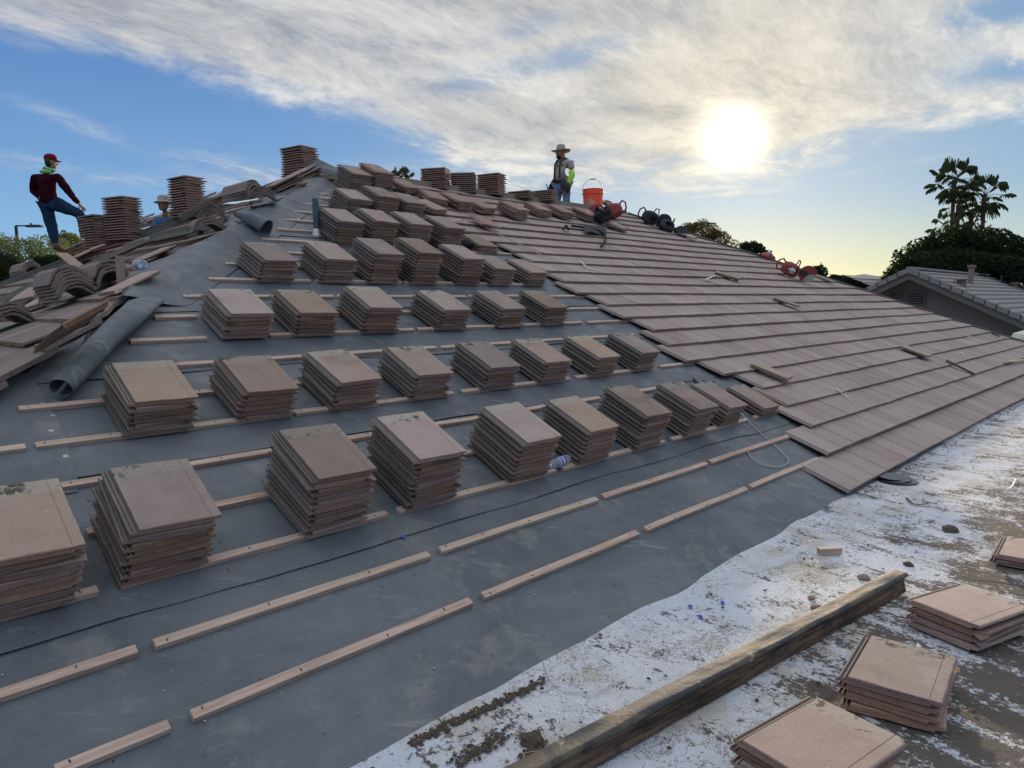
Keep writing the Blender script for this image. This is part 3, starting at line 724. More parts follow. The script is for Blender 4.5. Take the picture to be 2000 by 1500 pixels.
# ---------------------------------------------------------------- felt flaps folded over the left hip
def surf(grid, name, label, th=.004, matl=M_FELT, cat='felt flap', parent=None, group=None):
    b = MB(); nr = len(grid); nc = len(grid[0])
    b.add([p for r in grid for p in r], [(j*nc+i, j*nc+i+1, (j+1)*nc+i+1, (j+1)*nc+i) for j in range(nr-1) for i in range(nc-1)])
    o = b.build(name, matl, smooth=True)
    so2 = o.modifiers.new('thickness', 'SOLIDIFY'); so2.thickness = th; so2.offset = 0
    sb = o.modifiers.new('sub', 'SUBSURF'); sb.levels = 1; sb.render_levels = 1
    if parent: o.parent = house; o.matrix_parent_inverse = T((-8, -2, 0))
    elif label: tag(o, label, cat, group)
    return o
# strip lapping over the hip onto the old tiles: (v on hip, overhang along -X..+Y as metres)
OV = [(3.7, .0), (3.85, .03), (4.0, .10), (4.3, .42), (4.55, .52), (4.8, .30), (4.95, .10), (5.15, .02), (5.35, .10), (5.6, .45), (5.9, .62), (6.2, .48), (6.5, .36), (6.8, .50), (7.1, .55), (7.5, .40), (7.9, .50), (8.15, .75)]
grid = []
for i in range(90):
    v = 3.7+(8.17-3.7)*i/89
    for a in range(len(OV)-1):
        if OV[a][0] <= v <= OV[a+1][0]:
            f = (v-OV[a][0])/(OV[a+1][0]-OV[a][0]); f = f*f*(3-2*f); ov = OV[a][1]*(1-f)+OV[a+1][1]*f
    hb = rp(hipl(v), v, 0)
    row = []
    for j in range(9):
        f = j/8
        if f < .4:                                            # on the main slope, rising to the hip
            q = (1-f/.4)*.45; p = rp(hipl(v)+q*.9, v, 0)+NM*(.008+.085*(f/.4)**2)
            hump = 1
        else:
            g = (f-.4)/.6; p = hb + Vector((-.25, 1.0, -.25*TT))*(ov*g) + NL*(.10+.02*math.sin(g*3.1))
            p += Vector((0, 0, .0))
        p += Vector((0, 0, nz(v*2.2, f*2.5, 3)*.05*min(1, f*2)+nz(v*6, f*5, 8)*.014*min(1, f*2)))
        row.append(p)
    grid.append(row)
surf(grid, 'underlayment_overlap', None, parent=True)
def roll(p0, p1, r0, r1, a0, a1, name, label, seg=22, n=16, spiral=.0, th=.005, close=.0):
    p0 = Vector(p0); p1 = Vector(p1); d = (p1-p0).normalized(); s_ = d.cross(Vector((0, 0, 1))).normalized(); t_ = s_.cross(d)
    g = []
    for i in range(n+1):
        f = i/n; c = p0.lerp(p1, f); r = r0+(r1-r0)*f; row = []
        for j in range(seg+1):
            a = a0+(a1-a0)*j/seg; rr_ = r*(1-spiral*j/seg)*(1+nz(a*1.2, f*4, 7)*.14); hq = .92*(1-close*f*f)
            row.append(c+s_*math.cos(a)*rr_*(1+.35*close*f)+t_*(math.sin(a)*rr_*hq-r*(1-hq)*.8))
        g.append(row)
    return surf(g, name, label, th, cat='underlayment roll')
q0 = rp(*ruv(116, 758, .09), .09); q1 = rp(*ruv(283, 572, .11), .11)
d_ = (q0-q1)
roll(q0, q1, .062, .105, R_(-120), R_(225), 'underlayment_roll', 'curled grey underlayment roll beside the old tiles at lower left', spiral=.18, close=.65)
q0 = rp(*ruv(520, 447, .10), .10); q1 = rp(*ruv(468, 415, .16), .16)
roll(q0, q1, .13, .10, R_(-120), R_(200), 'underlayment_roll', 'short curled underlayment roll with open end near the hip top', spiral=.2, close=.3)
# torn flap curling at the peak
g = []
pa = RA+Vector((-.35, .05, .22)); pb = rp(5.75, 7.35, .06)
for i in range(15):
    f = i/14; c = Vector(rp(5.15+f*.75, 8.0-.55*f, .14-.05*f)); row = []
    for j in range(9):
        h = j/8
        row.append(c + Vector((.55*h, .12*h, .16*math.sin(h*2.6)*(1-f*.5)-.05*h))+Vector((0, 0, nz(f*4, h*3, 2)*.06)))
    g.append(row)
surf(g, 'underlayment_flap', 'torn grey underlayment flap curling up at the roof peak', cat='underlayment flap')

# ---------------------------------------------------------------- neighbour house on the right
nh = empty('neighbour_house', (33, 6, GZ)); tag(nh, 'grey neighbouring house with tiled gable roof and louvred vents at right', 'house')
def npart(b, name, mats, parent=None, **k):
    o = b.build(name, mats, **k); o.parent = parent or nh; o.matrix_parent_inverse = (parent.matrix_world if parent else nh.matrix_world).inverted(); return o
PK = at(1775, 526, 30.0); ps = .50; span = 5.2; LEN = 16
M_NWALL = simple('grey_stucco', (.165, .16, .152), .9, scale=2, var=.06); M_NTILE = simple('grey_roof_tile', (.225, .215, .205), .95, scale=3, var=.2, spec=.08); M_FASC = simple('fascia_paint', (.15, .145, .14), .8)
gx = PK.x+.75
b = MB()
for sgn in (-1, 1):
    pass
zw = PK.z-.16
b.add([(gx, PK.y, zw), (gx, PK.y-4.6, zw-4.6*ps), (gx, PK.y-4.6, GZ), (gx, PK.y+4.6, GZ), (gx, PK.y+4.6, zw-4.6*ps), (gx+LEN, PK.y, zw), (gx+LEN, PK.y-4.6, zw-4.6*ps), (gx+LEN, PK.y-4.6, GZ), (gx+LEN, PK.y+4.6, GZ), (gx+LEN, PK.y+4.6, zw-4.6*ps)],
      [(0, 1, 2, 3, 4), (5, 9, 8, 7, 6), (1, 6, 7, 2), (4, 3, 8, 9), (0, 5, 6, 1), (0, 4, 9, 5)])
npart(b, 'wall', M_NWALL)
b = MB()
for sgn in (-1, 1):
    nrow = 16; dl = span/nrow
    for i in range(nrow):
        ya, yb = i*dl, (i+1)*dl
        za, zb = PK.z-ya*ps, PK.z-yb*ps
        # course: each step proud at its lower edge
        vs = [(PK.x, PK.y+sgn*ya, za-.01), (PK.x+LEN+1, PK.y+sgn*ya, za-.01), (PK.x+LEN+1, PK.y+sgn*yb, zb+.045), (PK.x, PK.y+sgn*yb, zb+.045), (PK.x, PK.y+sgn*yb, zb-.03), (PK.x+LEN+1, PK.y+sgn*yb, zb-.03), (PK.x, PK.y+sgn*ya, za-.05), (PK.x+LEN+1, PK.y+sgn*ya, za-.05)]
        b.add(vs, [(0, 1, 2, 3), (3, 2, 5, 4), (4, 5, 7, 6), (0, 3, 4, 6), (1, 7, 5, 2)])
rf = npart(b, 'roof', M_NTILE)
b = MB()
for sgn in (-1, 1):                                        # rake tiles lapping down the verge
    nr = 15; dl = span/nr
    for i in range(nr):
        ya = i*dl; yb = ya+dl+.03; z_ = PK.z-ya*ps
        b.add([(PK.x-.05, PK.y+sgn*ya, z_+.055), (PK.x+.18, PK.y+sgn*ya, z_+.055), (PK.x+.18, PK.y+sgn*yb, z_-dl*ps+.085), (PK.x-.05, PK.y+sgn*yb, z_-dl*ps+.085),
               (PK.x-.05, PK.y+sgn*ya, z_-.13), (PK.x-.05, PK.y+sgn*yb, z_-dl*ps-.11), (PK.x+.18, PK.y+sgn*yb, z_-dl*ps-.02), (PK.x+.18, PK.y+sgn*ya, z_-.02)], [(0, 1, 2, 3), (0, 3, 5, 4), (3, 2, 6, 5), (1, 7, 6, 2), (4, 5, 6, 7), (0, 4, 7, 1)])
npart(b, 'rake_tiles', M_NTILE)
b = MB(); x = PK.x
while x < PK.x+LEN:
    b.tube([(x, PK.y, PK.z+.05), (x+.4, PK.y, PK.z+.035)], .1, 8, flat=.6); x += .34
npart(b, 'ridge_caps', M_NTILE)
b = MB()
for sgn in (-1, 1):
    b.add([(PK.x+.04, PK.y, PK.z-.12), (PK.x+.04, PK.y+sgn*span, PK.z-.12-span*ps), (PK.x+.04, PK.y+sgn*span, PK.z-.36-span*ps), (PK.x+.04, PK.y, PK.z-.36), (PK.x+.10, PK.y, PK.z-.12), (PK.x+.10, PK.y+sgn*span, PK.z-.12-span*ps), (PK.x+.10, PK.y+sgn*span, PK.z-.36-span*ps), (PK.x+.10, PK.y, PK.z-.36)], [(0, 1, 2, 3), (4, 7, 6, 5), (3, 2, 6, 7), (1, 5, 6, 2)])
npart(b, 'fascia', M_FASC)
for (pxa, pya, pxb, pyb) in ((1739, 571, 1768, 590), (1774, 571, 1805, 598)):
    p1 = onp(pxa, pya, Vector((gx, 0, 0)), Vector((1, 0, 0))); p2 = onp(pxb, pyb, Vector((gx, 0, 0)), Vector((1, 0, 0)))
    cy = (p1.y+p2.y)/2; wy = abs(p1.y-p2.y); cz = (p1.z+p2.z)/2; hz = abs(p1.z-p2.z)
    b = MB(); b.box((gx-.012, cy, cz), (.02, wy, hz), mi=1)
    for q in range(6): b.box((gx-.045, cy, cz-hz/2+hz*(q+.5)/6), (.05, wy, hz/14), rot=Matrix.Rotation(.6, 3, 'Y'))
    for sg in (-1, 1): b.box((gx-.035, cy+sg*(wy/2+.02), cz), (.065, .04, hz+.08)); b.box((gx-.036, cy, cz+sg*(hz/2+.02)), (.063, wy, .04))
    npart(b, 'louvre_vent', [M_FASC, M_BLACK])
def nroof(px, py): 
    N_ = Vector((0, -ps, 1)).normalized(); return onp(px, py, PK+Vector((0, 0, .04)), N_)
for (px, py, h, r, tilt) in ((1895, 552, .62, .10, .2), (1878, 556, .16, .16, 0), (1987, 556, .45, .07, .05), (1981, 560, .12, .13, 0), (1955, 550, .2, .03, 0)):
    p = nroof(px, py); b = MB(); b.lathe([(r*1.0, -.2), (r, h), (r*1.5, h), (r*1.5, h+.07), (r*.4, h+.1)], 12)
    npart(b, 'roof_vent', simple('vent_brown', (.17, .12, .10), .6), M=T(p) @ Matrix.Rotation(tilt, 4, 'Y'), parent=None)
# second neighbouring roof peeping over the hip
b = MB(); p = at(1650, 553, 46); q = at(1775, 545, 50)
c0 = Vector((p.x-3, p.y+8, 0)); RZt = p.z+.28
for i in range(7):
    b.add([(p.x-4, p.y+8-i*.0, 0)]*0 or [(p.x-6, p.y-2-i*.5, RZt-i*.22), (p.x+26, p.y-2-i*.5, RZt-i*.22), (p.x+26, p.y-2.5-i*.5, RZt-.18-i*.22), (p.x-6, p.y-2.5-i*.5, RZt-.18-i*.22), (p.x+26, p.y-2.5-i*.5, RZt-.26-i*.22), (p.x-6, p.y-2.5-i*.5, RZt-.26-i*.22)], [(0, 1, 2, 3), (3, 2, 4, 5)])
b.add([(p.x-6, p.y-2, RZt), (p.x+26, p.y-2, RZt), (p.x+26, p.y+6, RZt-3), (p.x-6, p.y+6, RZt-3)], [(0, 1, 2, 3)])
fh = empty('far_house', (p.x+8, p.y-2, GZ)); tag(fh, 'distant tiled roof peeping between the hip and the grey gable house', 'house')
o = b.build('roof', M_NTILE); o.parent = fh; o.matrix_parent_inverse = fh.matrix_world.inverted()
b = MB(); b.box((p.x+10, p.y+2, (GZ+RZt-1.9)/2), (30, 7, RZt-1.9-GZ)); o = b.build('wall', M_NWALL); o.parent = fh; o.matrix_parent_inverse = fh.matrix_world.inverted()
# pale rounded tank / cooler top beyond the corner of the hip
pt = at(1996, 664, 24); b = MB()
b.lathe([(.9, -3), (.9, .1), (.84, .22), (.6, .30), (.02, .33)], 28)
ct = b.build('storage_tank', simple('pale_fibreglass', (.52, .52, .45), .6), M=T(pt+Vector((.55, -.55, -.05))), smooth=False)
tag(ct, 'pale rounded tank top just past the right end of the roof', 'tank')
# ---------------------------------------------------------------- trees
def leafy(b, blobs, n, size, rr, thin=1.0):
    tot = sum(r[1]*r[2]*r[3] for r in blobs)
    for (c, rx, ry, rz) in blobs:
        m_ = int(n*rx*ry*rz/tot)
        for _ in range(m_):
            while True:
                q = Vector((rr.uniform(-1, 1), rr.uniform(-1, 1), rr.uniform(-1, 1)))
                l = q.length
                if l < 1: break
            q = q*(max(l, .01)**-.45)*(1+.28*nz(q.x*2.3+c[0], q.y*2.3+c[1], q.z*2.3))
            p = Vector((c[0]+q.x*rx, c[1]+q.y*ry, c[2]+q.z*rz))
            if nz(p.x*1.1, p.y*1.1, p.z*1.1) < -.22*thin: continue
            a = Vector((rr.uniform(-1, 1), rr.uniform(-1, 1), rr.uniform(-.6, 1))).normalized(); t_ = a.cross(Vector((rr.random(), rr.random(), rr.random()))).normalized()
            s_ = size*rr.uniform(.5, 1.3)
            b.add([p-a*s_, p+t_*s_*.45, p+a*s_, p-t_*s_*.45], [(0, 1, 2, 3)])
def tree(name, label, cat, base, top, blobs, n, size, leafm, seed, group=None, trunk_r=.25, limbs=6, thin=1.0):
    rr = random.Random(seed); e = empty(name, base); tag(e, label, cat, group); bz = Vector(base)
    b = MB(); topv = Vector(top)
    b.tube([(0, 0, 0), ((topv-bz)*.35), ((topv-bz)*.7), (topv-bz)], [trunk_r, trunk_r*.8, trunk_r*.55, trunk_r*.15], 8)
    for i in range(limbs):
        bl = rr.choice(blobs); st_ = (topv-bz)*rr.uniform(.3, .65); en = Vector(bl[0])-bz+Vector((rr.uniform(-.6, .6)*bl[1], rr.uniform(-.6, .6)*bl[2], rr.uniform(-.2, .8)*bl[3]))
        mid = st_.lerp(en, .5)+Vector((0, 0, .2)); b.tube([st_, mid, en], [trunk_r*.4, trunk_r*.22, trunk_r*.06], 5)
    o = b.build('trunk', M_BARK); o.parent = e
    b = MB(); leafy(b, [(Vector(c)-bz, x, y, z) for c, x, y, z in blobs], n, size, rr, thin)
    o = b.build('crown', leafm); o.parent = e
# big dark ficus behind the neighbour
def blobpx(lst, dist, flatd=.8):
    out = []
    for (px, py, rpx, rpy) in lst:
        c = at(px, py, dist); k = dist/FPX*1.0
        out.append((tuple(c), rpx*k, rpx*k*flatd, rpy*k))
    return out
bb = blobpx([(1775, 520, 42, 30), (1815, 500, 48, 30), (1860, 488, 55, 38), (1910, 492, 60, 42), (1960, 505, 45, 38), (1870, 530, 120, 45), (1745, 540, 22, 16), (1995, 515, 35, 32), (2050, 520, 50, 50)], 44)
c = at(1870, 500, 44)
tree('ficus_tree', 'large dark rounded tree behind the grey neighbouring house', 'tree', (c.x, c.y, GZ), (c.x, c.y, c.z), bb, 60000, .10, M_LEAF, 1, trunk_r=.5, limbs=14)
for i, (blist, dist, lm, lab, n, sz, thin) in enumerate([
   ([(1370, 455, 38, 22), (1405, 468, 24, 16), (1345, 450, 18, 14), (1435, 478, 10, 10)], 34, M_LEAFR, 'sparse russet tree showing just above the right hip', 9000, .045, 2.2),
   ([(1470, 490, 24, 16), (1455, 482, 12, 9), (1492, 498, 14, 10)], 36, M_LEAF, 'small dark bush top above the hip, left of the saws', 8000, .05, 1.0),
   ([(1590, 534, 20, 12), (1605, 530, 14, 13), (1630, 545, 14, 8)], 38, M_LEAF, 'dark tree top above the hip, right of the saws', 8000, .05, 1.0),
   ([(1500, 503, 9, 9)], 37, M_LEAF, 'tiny green tree top beside the left saw on the hip', 2500, .05, 1.0),
   ([(30, 500, 55, 30), (95, 488, 40, 24), (-40, 500, 60, 40)], 30, M_LEAFL, 'olive tree behind the street lamp at far left', 10000, .05, 3.2),
   ([(130, 478, 24, 20), (150, 480, 16, 14)], 33, M_LEAFL, 'olive bush between red cap man and the tile stacks', 4500, .05, 2.8),
   ([(20, 525, 70, 22), (110, 520, 40, 18)], 27, M_LEAF, 'dark green hedge low behind the left slope', 15000, .055, 1.0)]):
    c = at(blist[0][0], blist[0][1], dist)
    tree('leafy_tree', lab, 'tree', (c.x, c.y, GZ), (c.x, c.y, c.z), blobpx(blist, dist), n, sz, lm, 20+i, thin=thin, trunk_r=.16, limbs=10)
# palms
def palm(px, ptop, pbase, dist, lab, seed, nfr=24, R=1.55, M=None, skirt=7):
    rr = random.Random(seed); top = at(px, ptop, dist); bx = at(px+rr.uniform(-3, 3), pbase, dist)
    e = empty('fan_palm', (top.x, top.y, GZ)); tag(e, lab, 'palm tree', 'fan palms beyond the neighbouring house')
    H = top.z-GZ; b = MB()
    b.tube([(0, 0, 0), (.05, 0, H*.5), (0, 0, H*.85), (0, 0, H)], [.19, .13, .12, .15], 10)
    for i in range(14):
        a = rr.uniform(0, 6.28); z = H-rr.uniform(.1, 1.0); b.tube([(0, 0, z), (math.cos(a)*.3, math.sin(a)*.3, z+.22)], [.05, .015], 4)
    o = b.build('trunk', M_PALMBARK); o.parent = e
    for i in range(nfr+skirt):
        dead = i >= nfr
        b = MB(); a = i*2.39996+rr.uniform(-.2, .2); elv = R_(80)-R_(125)*(i/nfr)**.9 if not dead else R_(-62+rr.uniform(-18, 14))
        Lp = R*rr.uniform(.5, .68)*(1 if not dead else .75); d = Vector((math.cos(a)*math.cos(elv), math.sin(a)*math.cos(elv), math.sin(elv)))
        p0 = Vector((0, 0, H-.05)); p1 = p0+d*Lp+Vector((0, 0, -.06*Lp))
        b.tube([p0, p0+d*Lp*.5, p1], [.022, .016, .012], 4)
        sd_ = d.cross(Vector((0, 0, 1))); sd_ = (sd_ if sd_.length > .1 else Vector((1, 0, 0))).normalized(); nn_ = sd_.cross(d)
        nb = 14
        for k in range(nb):
            t_ = (k-(nb-1)/2)/((nb-1)/2)*R_(105); Lb = R*.46*(1-.28*abs(t_)/R_(105))*rr.uniform(.85, 1.1)
            dd = (d*math.cos(t_)+sd_*math.sin(t_)+nn_*.12*math.cos(t_*2)).normalized()
            q = p1+dd*Lb*.55; q2 = p1+dd*Lb*.9+Vector((0, 0, -.22*Lb)); q3 = q2+Vector((0, 0, -.22*Lb))+dd*.04
            wv = dd.cross(nn_).normalized()*.0135
            b.add([p1, q-wv, q2-wv*.6, q3, q2+wv*.6, q+wv], [(0, 1, 2, 3), (0, 3, 4, 5)])
        o = b.build('dead_frond' if dead else 'frond', M_PALM); o.parent = e
palm(1864, 352, 455, 58, 'tallest fan palm, left of the pair above the dark tree', 1, R=1.85, nfr=19, skirt=5)
palm(1923, 380, 455, 58, 'right hand fan palm above the dark tree', 2, R=1.75, nfr=17, skirt=4)
palm(1872, 400, 455, 57, 'fan palm crowded below the tallest one', 3, R=1.25, nfr=9, skirt=2)
palm(1850, 440, 470, 56, 'lowest fan palm at the left of the clump', 4, R=1.2, nfr=9, skirt=2)
palm(1897, 420, 470, 59, 'short fan palm between the two tall ones', 5, R=1.1, nfr=9, skirt=3)
palm(783, 352, 420, 40, 'small palm top showing behind the roof ridge', 6, R=.95, nfr=16, skirt=0)
# street lamp
p = at(31, 441, 34); e = empty('street_lamp', (p.x, p.y, GZ)); tag(e, 'dark street lamp with flat head arm at far left behind the roof', 'street lamp')
H = p.z-GZ; b = MB(); b.tube([(0, 0, 0), (0, 0, H)], .055, 8); o = b.build('pole', M_DARKG); o.parent = e
b = MB(); b.tube([(0, 0, H), Vector((0, 0, H))+AR*.45], .03, 6); o = b.build('arm', M_DARKG); o.parent = e
b = MB(); q = AR.to_track_quat('X', 'Z').to_matrix().to_4x4(); b.box((0, 0, 0), (.62, .2, .09), M=T(Vector((0, 0, H-.01))+AR*.72) @ q, taper=.8); b.lathe([(.04, .05), (.04, .1)], 8, M=T(Vector((0, 0, H))+AR*.6)); o = b.build('lamp_head', M_DARKG); o.parent = e
# ---------------------------------------------------------------- hip cap tiles in nested piles on the left slope
def cap_mesh(seed):
    b = MB(); L = .40; rings = []
    out = [(-.155, 0), (-.085, .088), (-.04, .108), (.04, .108), (.085, .088), (.155, 0)]
    inn = [(.135, 0), (.072, .070), (.034, .088), (-.034, .088), (-.072, .070), (-.135, 0)]
    for j in range(7):
        y = L*j/6; k = 1-.06*j/6
        rings.append([Vector((x*k+nz(x*20, seed, j)*.0012, y+(nz(x*30, seed)*.003 if j in (0, 6) else 0), z*k+nz(y*9, seed, x*5)*.0015)) for x, z in out+inn])
    b.loft(rings)
    me_o = b.build('ridge_cap_tile', [M_TILE2]); me = me_o.data; bpy.data.objects.remove(me_o); return me
def f_cap(t, b):
    o = t.node('ShaderNodeTexCoord', 3); rnd = t.node('ShaderNodeObjectInfo', None).outputs['Random']
    v = t.node('ShaderNodeVectorMath', 0, {0: o, 1: t.node('ShaderNodeCombineXYZ', 0, {0: t.m('MULTIPLY', rnd, 20.0), 1: 0.0, 2: 0.0})}, operation='ADD')
    mid = t.noise(v, 20, 5, .65); fine = t.noise(v, 120, 3, .7)
    c = t.mix(mid, (.15, .115, .10), (.235, .185, .165)); c = t.mix(t.ss(fine, .55, .75, 0, .4), c, (.1, .08, .07))
    setb(t, b, c, .88, None, .3, t.m('ADD', mid, fine), .5, .003)
M_TILE2 = mat('cap_tile_concrete', f_cap)
CAPS = [cap_mesh(k) for k in range(4)]
def cap_pile(px, py, n, yaw, where, nb=.10, pitch=.0265, slip=(.004, .012), seed=0):
    rr = random.Random(seed+n); p = lft(px, py, nb)
    base = T(p) @ Matrix.Rotation(-.30, 4, Vector((0, 1, 0))) @ RZ(yaw)
    for i in range(n):
        M = base @ T((rr.uniform(-slip[0], slip[0])*2, rr.uniform(-slip[1], slip[1]) , i*pitch)) @ RZ(rr.uniform(-.05, .05)) @ T((0, -.2, 0))
        o = bpy.data.objects.new('ridge_cap_tile', rr.choice(CAPS)); COL.objects.link(o); o.matrix_world = M
        top = n-1-i
        tag(o, ('topmost' if top == 0 else ('bottom' if i == 0 else ORD[top])) + (' angled cap tile ' if top == 0 or i == 0 else ' angled cap tile down ') + where, 'cap tile', 'angled ridge cap tiles nested in piles')
cap_pile(134, 586, 7, .12, 'of the big nested pile left of the upright tan board', seed=1)
cap_pile(52, 536, 4, .30, 'of the nested pile at far left on the skyline', seed=2)
cap_pile(196, 556, 4, .25, 'of the pile between the big pile and water bottle', seed=3)
cap_pile(10, 640, 4, .1, 'of the pile cut off by the left photo edge', seed=4)
cap_pile(418, 434, 4, -.45, 'of the pale pile left of the small underlayment roll', nb=.13, seed=5)
cap_pile(404, 458, 3, -.2, 'of the pile just above the underlayment edge on left slope', nb=.12, seed=6)
cap_pile(515, 398, 4, -.5, 'of the pile on the hip below the roof peak', nb=.13, seed=7)
cap_pile(475, 383, 3, .4, 'of the dark leaning pile left of the roof peak', nb=.24, seed=8)

# loose flat tiles strewn over the left slope
def loose(px, py, nb, yaw, pitch_, roll_, label, me=None, mtx=ML):
    p = lft(px, py, nb); M = T(p) @ mtx @ RZ(yaw) @ Matrix.Rotation(pitch_, 4, 'X') @ Matrix.Rotation(roll_, 4, 'Y') @ Matrix.Diagonal((.85, .85, 1, 1)) @ T((-CX, -CY, 0))
    o = bpy.data.objects.new('loose_tile', me or TILES[8]); COL.objects.link(o); o.matrix_world = M
    tag(o, label, 'loose tile', 'loose flat tiles scattered over the left slope'); return o
LS = [
 (146, 640, .15, .55, .0, -.30, 'broken tile propped on edge on the old tiles at left', 12),
 (256, 556, .11, .2, .02, .04, 'loose tile with ribbed underside beside the water bottle', 8),
 (60, 575, .15, .7, .1, .1, 'pale tile wedged beside the big cap pile', 10), (82, 590, .12, .6, .05, .0, 'dark tile lying left of the big cap pile', 3),
 (300, 500, .11, .2, 0, .02, 'tile lying alone below the dark timbers', 1)]
for px, py, nb, ya, pi_, ro_, lab, mi in LS: loose(px, py, nb, ya, pi_, ro_, lab, TILES[mi])
# slid piles of flat tiles along the hip line (each tile its own)
rr = random.Random(44)
SP = [(150, 492, .16, 4, 'slid pile behind the red cap man boots'), (200, 478, .18, 4, 'slid pile under the tall left stacks'), (285, 440, .16, 4, 'low pile right of the left stacks'), (315, 438, .16, 5, 'low pile in front of the crouching man'),
      (350, 430, .20, 6, 'leaning pile right of the crouching man'), (378, 415, .26, 6, 'leaning pile under the grey sheet'), (408, 405, .28, 5, 'leaning pile beside the white paper'), (440, 395, .30, 5, 'leaning pile below the dark broken cap'), (560, 372, .22, 5, 'flat pile under the peak stack'), (595, 352, .14, 4, 'fanned pile just under the peak stack'), (178, 505, .12, 3, 'low pile above the dark timber end')]
for px, py, nb, n, where in SP:
    p = lft(px, py, .10); a0 = rr.uniform(-.5, .5)
    for i in range(n):
        M = T(p+Vector((rr.uniform(-.04, .04), rr.uniform(-.05, .05), .0))+NL*(i*.034)) @ ML @ RZ(a0+rr.uniform(-.12, .12)) @ Matrix.Rotation(rr.uniform(-.02, .02)+.02*i, 4, 'X') @ T((-CX, -CY, 0))
        o = bpy.data.objects.new('loose_tile', rr.choice(TILES)); COL.objects.link(o); o.matrix_world = M
        top = n-1-i
        tag(o, ('topmost tile of the ' if top == 0 else 'bottom tile of the ' if i == 0 else ORD[top]+' tile down in the ')+where, 'loose tile', 'loose flat tiles scattered over the left slope')
# tiles lying alone on the finished courses
for px, py, ya, lab, mi, ny in ((1505, 728, .12, 'narrow cut tile lying across a course near its torn corner', 3, .6), (1788, 688, .0, 'pale upturned tile with two white ribs on finished courses', 4, 1), (1535, 592, .18, 'narrow cut tile on the middle courses below the saws', 5, .55), (1610, 546, -.1, 'narrow tile lying near the hip right of the saws', 6, .5), (1340, 462, .1, 'narrow tile near the hip beside two black saws', 7, .5), (1420, 540, .5, 'flat dark tile scrap on the upper courses', 2, .6)):
    u, v = ruv(px, py, .1); M = onroofM(u, v, .105, ya) @ Matrix.Rotation(-.08, 4, 'X') @ Matrix.Diagonal((ny, 1, 1, 1)) @ T((-CX, -CY, 0))
    o = bpy.data.objects.new('loose_tile', TILES[mi]); COL.objects.link(o); o.matrix_world = M
    tag(o, lab, 'loose tile', 'single tiles lying on the finished courses')

# ---------------------------------------------------------------- timbers and boards on the left slope
def board(pa, pb, wd, th, name, label, cat, m=None, la=.14, lb=.14, plane='L', group=None, sag=0):
    A_ = lft(*pa, la) if plane == 'L' else (flat(*pa, la) if plane == 'F' else rp(*ruv(*pa, la), la)); B_ = lft(*pb, lb) if plane == 'L' else (flat(*pb, lb) if plane == 'F' else rp(*ruv(*pb, lb), lb))
    M, L = bar(A_, B_, wd, th); b = MB(); n = max(3, int(L/.15)); rings = []
    sd = (pa[0]*7+pa[1]) % 97
    for i in range(n+1):
        x = L*i/n; oy, oz = nz(x*1.3, sd)*.012, nz(x*1.1, sd+5)*.006-sag*math.sin(math.pi*i/n)
        e = rr.uniform(-.02, .02) if i in (0, n) else 0
        rings.append([Vector((x+e, -wd/2+oy, -th/2+oz)), Vector((x-e, wd/2+oy, -th/2+oz)), Vector((x+e*.5, wd/2+oy, th/2+oz)), Vector((x, -wd/2+oy, th/2+oz))])
    b.loft(rings); o = b.build(name, m or M_WOODOLD, M=M); return tag(o, label, cat, group)
board((158, 526), (288, 470), .09, .045, 'timber', 'dark grey timber lying across the left slope toward the stacks', 'timber', la=.15, lb=.2)
board((250, 480), (385, 452), .12, .04, 'timber', 'charred wide board lying beneath the leaning tile piles', 'timber', la=.16, lb=.18)
board((300, 462), (398, 446), .10, .04, 'timber', 'greenish weathered board just above the old tile edge', 'timber', m=simple('mossy_board', (.13, .145, .12), .9), la=.2, lb=.2)
board((0, 590), (80, 552), .09, .05, 'timber', 'dark timber running out of the photo at the left edge', 'timber', la=.16, lb=.2)
board((140, 500), (250, 474), .05, .03, 'timber', 'thin reddish board behind the dark grey timber', 'timber', m=simple('red_board', (.16, .075, .06), .85), la=.18, lb=.2)
board((120, 495), (160, 527), .13, .02, 'tan_board', 'tan board leaning diagonally behind the big cap pile', 'board', m=simple('tan_board', (.30, .225, .18), .85), la=.32, lb=.12)
b = MB(); p = lft(237, 548, .1); b.box((0, 0, .08), (.065, .02, .24)); b.box((0, .012, .19), (.063, .018, .016))
tag(b.build('upright_board', simple('tan_board', (.30, .225, .18), .85), M=T(p) @ RZ(R_(-48))), 'short tan board standing upright beside the water bottle', 'board')
b = MB(); p0 = lft(370, 408, .35)
g = [[p0+AR*(i*.05-.08)+Vector((0, 0, j*.014+i*.028-.15+nz(i*.4, j*.4)*.02))-AF*(j*.045) for i in range(8)] for j in range(4)]
surf(g, 'grey_sheet', 'bent grey sheet leaning against the tile pile near the crouching man', th=.008, matl=simple('grey_cardboard', (.33, .32, .30), .8), cat='sheet')
g = [[lft(460, 401, .30)+AR*(i*.045-.14)+Vector((0, 0, j*.02+nz(i*.5, j)*.015+i*.006))+AF*(j*.05) for i in range(8)] for j in range(4)]
surf(g, 'paper_sheet', 'crumpled white paper sheet with dark print on the left hip', th=.003, matl=M_PAPER, cat='paper')
